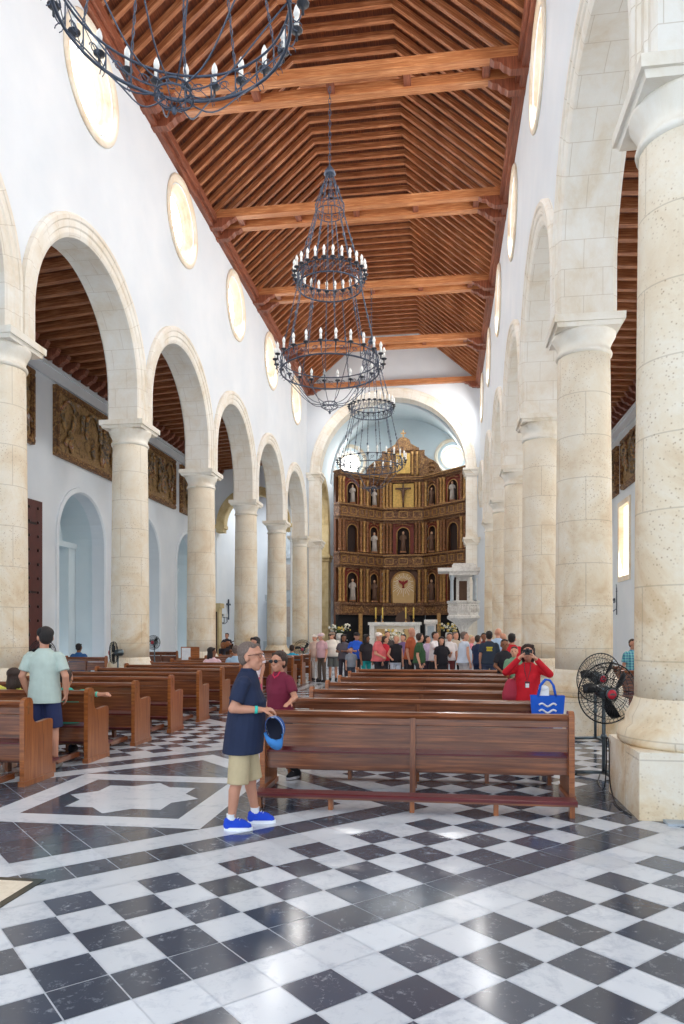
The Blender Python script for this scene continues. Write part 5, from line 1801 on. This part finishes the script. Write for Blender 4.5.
# 2 woman in maroon leaning on the pew
r2, J2, hp2 = person((-1.875, 8.26), R(150), 1.46, 'dark-haired woman in maroon top and glasses leaning one hand on the rear pew', shirt=(112, 24, 52), pants=(28, 30, 38), hair='brown', skin=1,
    pose=dict(elL=(-.29, .04, 1.13), wrL=(-.42, .3, 1.085), handL=(-.46, .39, 1.075), palmL=(0, 0, -1), curlL=.2, elR=(.24, -.05, 1.1), wrR=(.22, .06, .86), kneeL=(-.12, -.02, .49), ankL=(-.13, -.16, .09), kneeR=(.1, .04, .49), ankR=(.12, .06, .08)),
    sleeve='short', vox=.0085, fat=1.25, hem=.84, female=True, shoes=(34, 34, 42), sole=(210, 212, 220), detail=True, glasses='dark', headturn=R(8), lean=(-.0, .04), hs=1.18, hairvol=1.09)
b = MB(); b.tube([V(.05, .075, 1.47), V(.045, .11, 1.42), V(0, .13, 1.385), V(-.045, .11, 1.42), V(-.05, .075, 1.47)], .011, 6)
b.build('neckline', cloth((196, 40, 74)), r2)

# 3 man in pale green T-shirt seen from behind
r3, J3, hp3 = person((-4.98, 8.5), R(8), 1.76, 'man in pale green T-shirt, denim shorts and black cap seen from behind', shirt=(184, 200, 192), pants=(34, 44, 84), hair='black', skin=1,
    pose=dict(elR=(.27, -.03, 1.12), wrR=(.24, .06, .9), elL=(-.26, -.03, 1.12), wrL=(-.22, .07, .9), kneeR=(.12, .01, .49), ankR=(.14, -.03, .08)),
    sleeve='short', shorts=True, vox=.010, fat=1.12, hem=.8, shoes=(150, 146, 140), detail=True, cap=(26, 26, 30), headturn=R(35), hs=1.12)

# 4 woman in red photographing upwards
r4, J4, hp4 = person((1.12, 9.86), R(172), 1.53, 'woman in red long-sleeved blouse raising a camera to her face', shirt=(206, 22, 40), pants=(30, 30, 44), hair='brown', skin=1,
    pose=dict(elR=(.31, .14, 1.32), wrR=(.1, .25, 1.545), handR=(.05, .27, 1.6), palmR=(-1, 0, .1), curlR=.8, elL=(-.31, .14, 1.30), wrL=(-.11, .25, 1.53), handL=(-.055, .27, 1.6), palmL=(1, 0, .1), curlL=.8),
    sleeve='long', vox=.010, fat=1.15, hem=.8, female=True, hairlen=.01, hairvol=1.04, detail=True, hs=1.14, look=(0, .12), shoes=(30, 30, 40))
cw = W2(r4, V(0, .245, 1.62))
rk = empty('camera', (cw.x, cw.y, cw.z), R(172), label='small black camera held up by the woman in red', cat='camera')
b = MB(); b.box(-.06, .06, -.02, .03, -.035, .035); b.box(-.02, .02, -.015, .02, .035, .05); b.build('camera_body', M['fan_black'], rk)
b = MB(); b.M = Matrix.Rotation(R(-90), 4, 'X'); b.lathe([(.034, .02), (.034, .07), (.03, .075), (.026, .07), (.001, .066)], n=18); b.build('lens', M['fan_black'], rk)
# name badge on lanyard, shoulder bag strap
b = MB(); b.tube([V(.05, .06, 1.45), V(.045, .13, 1.35), V(.01, .155, 1.2), V(-.035, .14, 1.35), V(-.045, .07, 1.45)], .005, 5); b.box(-.03, .04, .15, .158, 1.08, 1.19); b.build('badge', M['candle_sleeve'], r4)
b = MB(); b.box(-.02, .03, .158, .161, 1.1, 1.16); b.build('badge_card', M['white_paper'], r4)
bw = W2(r4, V(.24, .03, .86))
rb_ = empty('handbag', (bw.x, bw.y, bw.z), R(172), label='dark pink handbag hanging beside the woman in red', cat='bag')
b = MB(); b.loft([(0, 0, 0, .11, .04), (0, 0, .12, .12, .06), (0, 0, .26, .08, .045), (0, 0, .32, .04, .02)], 14); b.build('bag_body', cloth((176, 52, 72)), rb_)
b = MB(); b.tube([V(.04, 0, .3), V(-.02, 0, .5), V(-.1, 0, .58), V(-.08, .02, .45), V(-.04, 0, .3)], .009, 6); b.build('strap', cloth((176, 52, 72)), rb_)
# blue tote bag with white wave marks standing on the pew behind
rt = empty('tote_bag', (1.24, 8.93, .58), R(-4), label='bright blue tote bag with white wave marks hanging on the pew end', cat='bag')
b = MB()
b.add([(-.17, -.05, 0), (.17, -.05, 0), (.17, .04, 0), (-.17, .04, 0), (-.2, -.07, .38), (.2, -.07, .38), (.2, .04, .38), (-.2, .04, .38), (-.17, -.045, .3), (.17, -.045, .3), (.17, .03, .3), (-.17, .03, .3)],
      [(0, 3, 2, 1), (0, 1, 5, 4), (1, 2, 6, 5), (2, 3, 7, 6), (3, 0, 4, 7), (4, 5, 9, 8), (5, 6, 10, 9), (6, 7, 11, 10), (7, 4, 8, 11), (8, 9, 10, 11)])
b.build('bag_body', cloth((24, 92, 206)), rt)
b = MB()
for yy in (-.06, .035):
    b.tube([(-.11, yy, .36), (-.08, yy, .5), (-.02, yy * .6, .57), (.03, yy * .4, .56), (.07, yy, .5), (.1, yy, .36)], .013, 6)
b.build('handle', cloth((24, 92, 206)), rt)
b = MB()
for k in range(3):
    z = .12 + k * .075
    pts = [(-.1 + .2 * q / 12, -.056 - .02 * (z / .4), z + .018 * math.sin(q / 12 * 2 * PI * 1.5)) for q in range(13)]
    b.tube(pts, .012, 5)
b.build('wave_marks', M['white_paper'], rt)
b = MB(); b.box(-.1, .02, -.03, .04, .3, .46); b.ball((-.04, 0, .46), (.06, .04, .04), 10, 8)
b.build('contents', M['white_paper'], rt)

# 5 people seated in the side block
person((-5.95, 9.35), R(-20), 1.66, 'seated person in yellow top leaning over the pew at the picture edge', shirt=(214, 214, 96), hair='brown', skin=1, seated=True, hairlen=.12, female=True, vox=.012, lean=(.12, -.06),
       pose=dict(elL=(-.34, -.16, 1.0), wrL=(-.5, -.24, .92)), pants=(70, 60, 60))
rs, Js, hs = person((-5.12, 9.3), R(4), 1.64, 'seated person in turquoise sleeve with one arm stretched along the pew back', shirt=(66, 180, 160), pants=(36, 90, 200), hair='brown', skin=1, seated=True, vox=.012, shorts=True,
       pose=dict(elR=(.36, -.2, .92), wrR=(.62, -.26, .92), handR=(.72, -.27, .92), palmR=(0, 0, -1)), lean=(0, -.02))
b = MB(); p_ = Js['wrR'].lerp(Js['elR'], .3); b.tube([p_ - V(.012, 0, 0), p_ + V(.012, 0, 0)], .037, 12); b.build('wristband', cloth((60, 196, 170)), rs)
person((-5.5, 7.95), R(0), 1.66, 'seated person whose bare leg shows at the left end pew', shirt=(60, 70, 110), pants=(40, 50, 90), hair='black', skin=1, seated=True, shorts=True, vox=.012, shoes=(196, 160, 140))
person((-6.1, 18.6), R(20), 1.78, 'seated woman in pale pink top looking round near the column with the notice', shirt=(232, 196, 204), hair='black', skin=2, seated=True, female=True, hairlen=.15, vox=.014, headturn=R(-100))
person((-5.45, 18.6), R(0), 1.86, 'seated man in light blue shirt beside the woman in pale pink', shirt=(168, 196, 220), hair='grey', skin=1, seated=True, vox=.014)
person((-3.75, 14.2), R(150), 1.6, 'standing woman in white and pink top half hidden behind the man in navy', shirt=(232, 216, 222), pants=(206, 84, 120), hair='black', skin=1, female=True, hairlen=.2, vox=.014)
person((-5.05, 23.9), R(5), 1.75, 'seated person in turquoise top seen from behind on a far pew', shirt=(40, 160, 196), hair='brown', skin=1, seated=True, vox=.016)
person((-11.35, 21.35), R(5), 1.85, 'seated person in blue in the side aisle pew under the arched recess', shirt=(40, 92, 150), hair='black', skin=2, seated=True, vox=.016)
# guitarist
rg, Jg, hg_ = person((-10.1, 33.0, .42), R(165), 1.7, 'guitarist in dark clothes sitting by the column in the far aisle', shirt=(60, 56, 66), hair='black', skin=1, seated=True, vox=.016,
       pose=dict(elR=(.26, .1, .68), wrR=(.08, .24, .66), elL=(-.28, .12, .72), wrL=(-.34, .3, .8)), pants=(50, 46, 56))
b = MB(); b.box(-.25, .25, -.2, .2, 0, .42); b.box(-.25, .25, .2, .24, .42, .6); o = b.build('stool', M['frame_dark'], None, (-10.1, 33.0, 0)); tag(o, 'dark wooden seat under the guitarist', 'stool'); o.scale = (1, 1, 1.95)
rg.location.z = .42
ga_ = empty('guitar', (-10.1, 32.72, 1.12), R(165), label='guitar held by the seated guitarist in the far aisle', cat='guitar')
b = MB(); b.M = Matrix.Rotation(R(20), 4, 'Y') @ Matrix.Rotation(R(0), 4, 'X'); b.ball((.1, 0, 0), (.17, .045, .17), 16, 10); b.ball((-.12, 0, 0), (.13, .045, .13), 16, 10); b.build('guitar_body', M['pew_panel_wood'], ga_)
b = MB(); b.M = Matrix.Rotation(R(20), 4, 'Y'); b.beam((-.2, 0, 0), (-.72, 0, 0), .05, .03); b.beam((-.72, 0, 0), (-.86, 0, 0), .07, .03); b.build('neck', M['frame_dark'], ga_)
b = MB()
# people in the aisle behind the fans
person((4.08, 16.4), R(200), 1.55, 'person in turquoise plaid shirt in the aisle behind the fans', shirt='plaid', hair='brown', skin=1, vox=.012)
person((3.75, 17.7), R(30), 1.62, 'dark-haired person in pale top beyond the fans, next to the one in plaid', shirt=(190, 180, 176), hair='black', skin=2, vox=.014, seated=True)

# crowd before the altar: (pixel column in the photo, distance along the nave, height, ...)
def atx(px, Y):
    k = (px - 342) / FPX
    return Y * (k * _c - _s) / (_c + k * _s)


CRG = 'visitors standing before the altar'
UP = dict
pA = dict(elR=(.24, .02, 1.12), wrR=(.12, .24, 1.12), elL=(-.24, .02, 1.12), wrL=(-.1, .24, 1.14))
pB = dict(elR=(.25, 0, 1.1), wrR=(.2, .2, 1.0))
pC = dict(elL=(-.26, .0, 1.1), wrL=(-.22, .22, 1.2))
crowd = [
 # px, Y, H, heading, label, kwargs
 (322, 26.6, 1.66, 150, 'woman in faded pink behind the man in white T-shirt and grey shorts', dict(shirt=(214, 170, 176), pants=(96, 84, 76), hair='blond', female=True, cap=(228, 200, 206))),
 (316, 27.4, 1.62, 160, 'visitor in white trousers with pale cap at the aisle end of the crowd', dict(shirt=(216, 186, 170), pants=(232, 230, 226), hair='brown', cap=(232, 224, 214))),
 (333, 25.1, 1.70, 185, 'man in white T-shirt, grey shorts and cap standing at full length in the aisle', dict(shirt=(240, 232, 220), pants=(112, 116, 112), shorts=True, hair='brown', fat=1.15, cap=(140, 120, 104), glasses='dark', vox=.012)),
 (343.5, 26.0, 1.62, 170, 'woman in dark grey dress between the white T-shirt and the blue shirt', dict(shirt=(96, 90, 98), pants=(60, 56, 66), hair='black', skin=2, female=True, hairlen=.2, pose=pA)),
 (355.5, 25.6, 1.68, 200, 'man in bright blue T-shirt and black cap', dict(shirt=(36, 92, 206), hair='black', cap=(28, 28, 36), pose=pA, fat=1.2, skin=1)),
 (351.5, 22.6, 1.22, 190, 'small child in grey shirt in front of the man in bright blue', dict(shirt=(140, 146, 156), pants=(70, 76, 90), hair='brown')),
 (366, 24.6, 1.62, 215, 'black-haired woman in black top with teal hem, left of the coral shirt', dict(shirt=(40, 34, 40), pants=(24, 150, 150), hair='black', skin=2, female=True, hairlen=.18)),
 (377.5, 23.6, 1.68, 260, 'stout person in coral pink shirt and white cap', dict(shirt=(224, 108, 112), hair='white', cap=(240, 226, 216), fat=1.35, pose=pB)),
 (384.5, 25.6, 1.56, 240, 'person in red top mostly hidden behind the coral shirt', dict(shirt=(196, 30, 50), hair='brown')),
 (395.5, 23.8, 1.60, 200, 'blond woman in black sleeveless top and white trousers', dict(shirt=(32, 30, 36), pants=(214, 220, 232), hair='blond', female=True, sleeve='none', pose=pB)),
 (410, 23.4, 1.82, 250, 'tall bald man in rust-brown shirt', dict(shirt=(172, 84, 48), pants=(40, 34, 40), hair='grey', bald=True, fat=1.15, skin=1)),
 (418.5, 22.8, 1.66, 265, 'man in dark green shirt next to the rust-brown shirt', dict(shirt=(48, 84, 52), pants=(60, 56, 60), hair='brown', fat=1.1)),
 (426.5, 25.4, 1.58, 230, 'woman in lilac top behind the man in dark green', dict(shirt=(196, 176, 206), pants=(60, 50, 70), hair='black', female=True)),
 (434, 24.0, 1.70, 250, 'person in white blouse and black skirt stretching an arm forward', dict(shirt=(238, 234, 236), pants=(40, 36, 44), hair='black', pose=dict(elR=(.24, .14, 1.18), wrR=(.2, .36, 1.06)), skirt=.45, skin=1)),
 (442, 23.2, 1.56, 200, 'dark-haired woman in black dress beside the white blouse', dict(shirt=(30, 28, 36), pants=(30, 28, 36), hair='black', skirt=.4, female=True, hairlen=.12, pose=pC)),
 (449, 24.8, 1.66, 190, 'person in white shirt with dark backpack strap', dict(shirt=(234, 230, 230), pants=(120, 60, 60), hair='brown', skin=1)),
 (463.5, 22.6, 1.70, 300, 'grey-haired man in pale blue-white sleeveless shirt', dict(shirt=(206, 216, 232), pants=(196, 190, 190), hair='grey', sleeve='none', fat=1.25)),
 (470, 24.4, 1.60, 280, 'person in pink top just behind the pale blue-white shirt', dict(shirt=(232, 150, 164), pants=(190, 190, 200), hair='blond', female=True)),
 (478.5, 23.4, 1.60, 320, 'person in navy dress between pink top and the yellow-print shirt', dict(shirt=(36, 52, 88), pants=(36, 52, 88), hair='brown', female=True)),
 (489.5, 21.6, 1.72, 355, 'black-haired man in dark shirt with yellow print seen from behind', dict(shirt=(44, 56, 74), pants=(60, 70, 96), hair='black', skin=1, fat=1.1)),
 (498, 23.0, 1.80, 340, 'bald man in light blue shirt beside the near pier', dict(shirt=(180, 206, 236), pants=(180, 186, 200), hair='white', bald=True, skin=0)),
 (505, 15.7, 1.54, 200, 'dark-haired woman in black T-shirt right behind the woman in red', dict(shirt=(36, 34, 42), pants=(70, 80, 120), hair='black', skin=2, female=True, vox=.013, pose=pB)),
 (512.5, 17.0, 1.66, 10, 'black-haired person in red T-shirt seen from behind', dict(shirt=(206, 30, 44), pants=(60, 50, 60), hair='black', vox=.014)),
 (504, 23.4, 1.66, 20, 'pink-faced bald person beyond the red T-shirt', dict(shirt=(196, 70, 80), hair='white', bald=True)),
 (515, 15.1, 1.4, 190, 'young person in green and white at the side of the woman in red', dict(shirt=(120, 160, 130), pants=(200, 200, 200), hair='brown', vox=.014)),
 (388, 27.0, 1.72, 200, 'visitor in dark jacket standing deep in the crowd behind the black sleeveless top', dict(shirt=(70, 60, 60), hair='black')),
 (456, 26.4, 1.7, 190, 'visitor in beige deep in the crowd under the pulpit', dict(shirt=(206, 190, 170), hair='grey')),
 (403, 26.2, 1.62, 180, 'visitor in violet deep in the crowd behind the rust-brown shirt', dict(shirt=(120, 96, 140), hair='black', female=True)),
 (483.5, 25.5, 1.66, 180, 'dark-haired visitor in maroon deep in the crowd beside the far columns', dict(shirt=(120, 50, 56), hair='black', skin=2)),
]
for px_, Y_, H_, hd, lb, kw in crowd:
    kw.setdefault('vox', .018); kw['fat'] = kw.get('fat', 1.0) + .25; kw.setdefault('hs', 1.15)
    kw['headturn'] = R((sum(map(ord, lb)) * 37 % 90) - 45)
    if H_ > 1.5 and Y_ > 20.5 and px_ != 333: Y_ -= 2.2
    kw.setdefault('lean', ((sum(map(ord, lb)) % 7 - 3) * .012, .03))
    rr, JJ, hh = person((atx(px_, Y_), Y_), R(hd), H_, lb, group=CRG, **kw)
    if 'yellow print' in lb:
        b = MB()
        for k, (w1, z) in enumerate(((.16, 1.3), (.14, 1.26), (.15, 1.22))): b.box(-w1 / 2, w1 / 2, -.137, -.125, z - .014, z + .014)
        b.build('print', cloth((226, 206, 60)), rr)
    if 'backpack' in lb:
        b = MB(); b.ball((0, -.2, 1.2), (.15, .09, .2), 12, 8); b.build('backpack', cloth((110, 30, 50)), rr)

# ------------------------------------------------------------------ light
w = bpy.data.worlds.new('daylight'); SC.world = w; w.use_nodes = True
bg = w.node_tree.nodes['Background']; bg.inputs[0].default_value = (.82, .91, 1, 1); bg.inputs[1].default_value = 3.4


def area(name, loc, rot, sx, sy, power, col=(1, 1, 1), shape='RECTANGLE'):
    l = bpy.data.lights.new(name, 'AREA'); l.shape = shape; l.size = sx; l.size_y = sy; l.energy = power; l.color = col
    o = bpy.data.objects.new(name, l); COL.objects.link(o); o.location = loc; o.rotation_euler = rot
    return o


# daylight entering through the round clerestory windows, the aisle windows and the chancel oculi
for m in midL:
    if m > 0: area('clerestory_daylight', (XL1 + .05, m, OC_Z), (0, R(-62), 0), 1.3, 1.3, 170, (1, .98, .95), 'ELLIPSE')
for m in midR:
    if m > 0: area('clerestory_daylight', (XR0 - .05, m, OC_Z), (0, R(62), 0), 1.3, 1.3, 300, (1, .98, .95), 'ELLIPSE')
for m in rwin: area('aisle_window_daylight', (AR - .1, m, 5.45), (0, R(80), 0), 2.6, 1.5, 170, (1, .98, .95))
#for m in nich: area('aisle_chapel_daylight', (AL - 1.0, m, 3.2), (0, R(-90), 0), 3.5, 2.2, 120, (.95, .98, 1))
for x, z in oc: area('chancel_window_daylight', (x, SB - .1, z), (R(-75), 0, 0), 1.2, 1.2, 130, (1, .98, .95), 'ELLIPSE')
area('chancel_fill', (-2.8, 44.0, 14.9), (0, 0, 0), 3, 2, 200, (.95, .98, 1))  # added lamp under the vault to brighten the sanctuary; there is no lantern above
area('side_chapel_area', (-9.6, 43.5, 10.5), (0, 0, 0), 3, 5, 500, (.95, .98, 1))  # area lamp aimed down below the chapel ceiling; no opening is modelled there
area('side_chapel_area', (4.9, 43.5, 10.5), (0, 0, 0), 3, 5, 300, (.95, .98, 1))  # same kind of downward area lamp at the opposite aisle end, without an opening

SC.view_settings.view_transform = 'Standard'
SC.view_settings.look = 'None'
SC.view_settings.gamma = 1
SC.view_settings.use_curve_mapping = False
SC.view_settings.exposure = -.55
cy = SC.cycles
cy.max_bounces = 8; cy.diffuse_bounces = 5; cy.glossy_bounces = 3; cy.sample_clamp_indirect = 6; cy.caustics_reflective = False; cy.caustics_refractive = False
cy.use_denoising = True
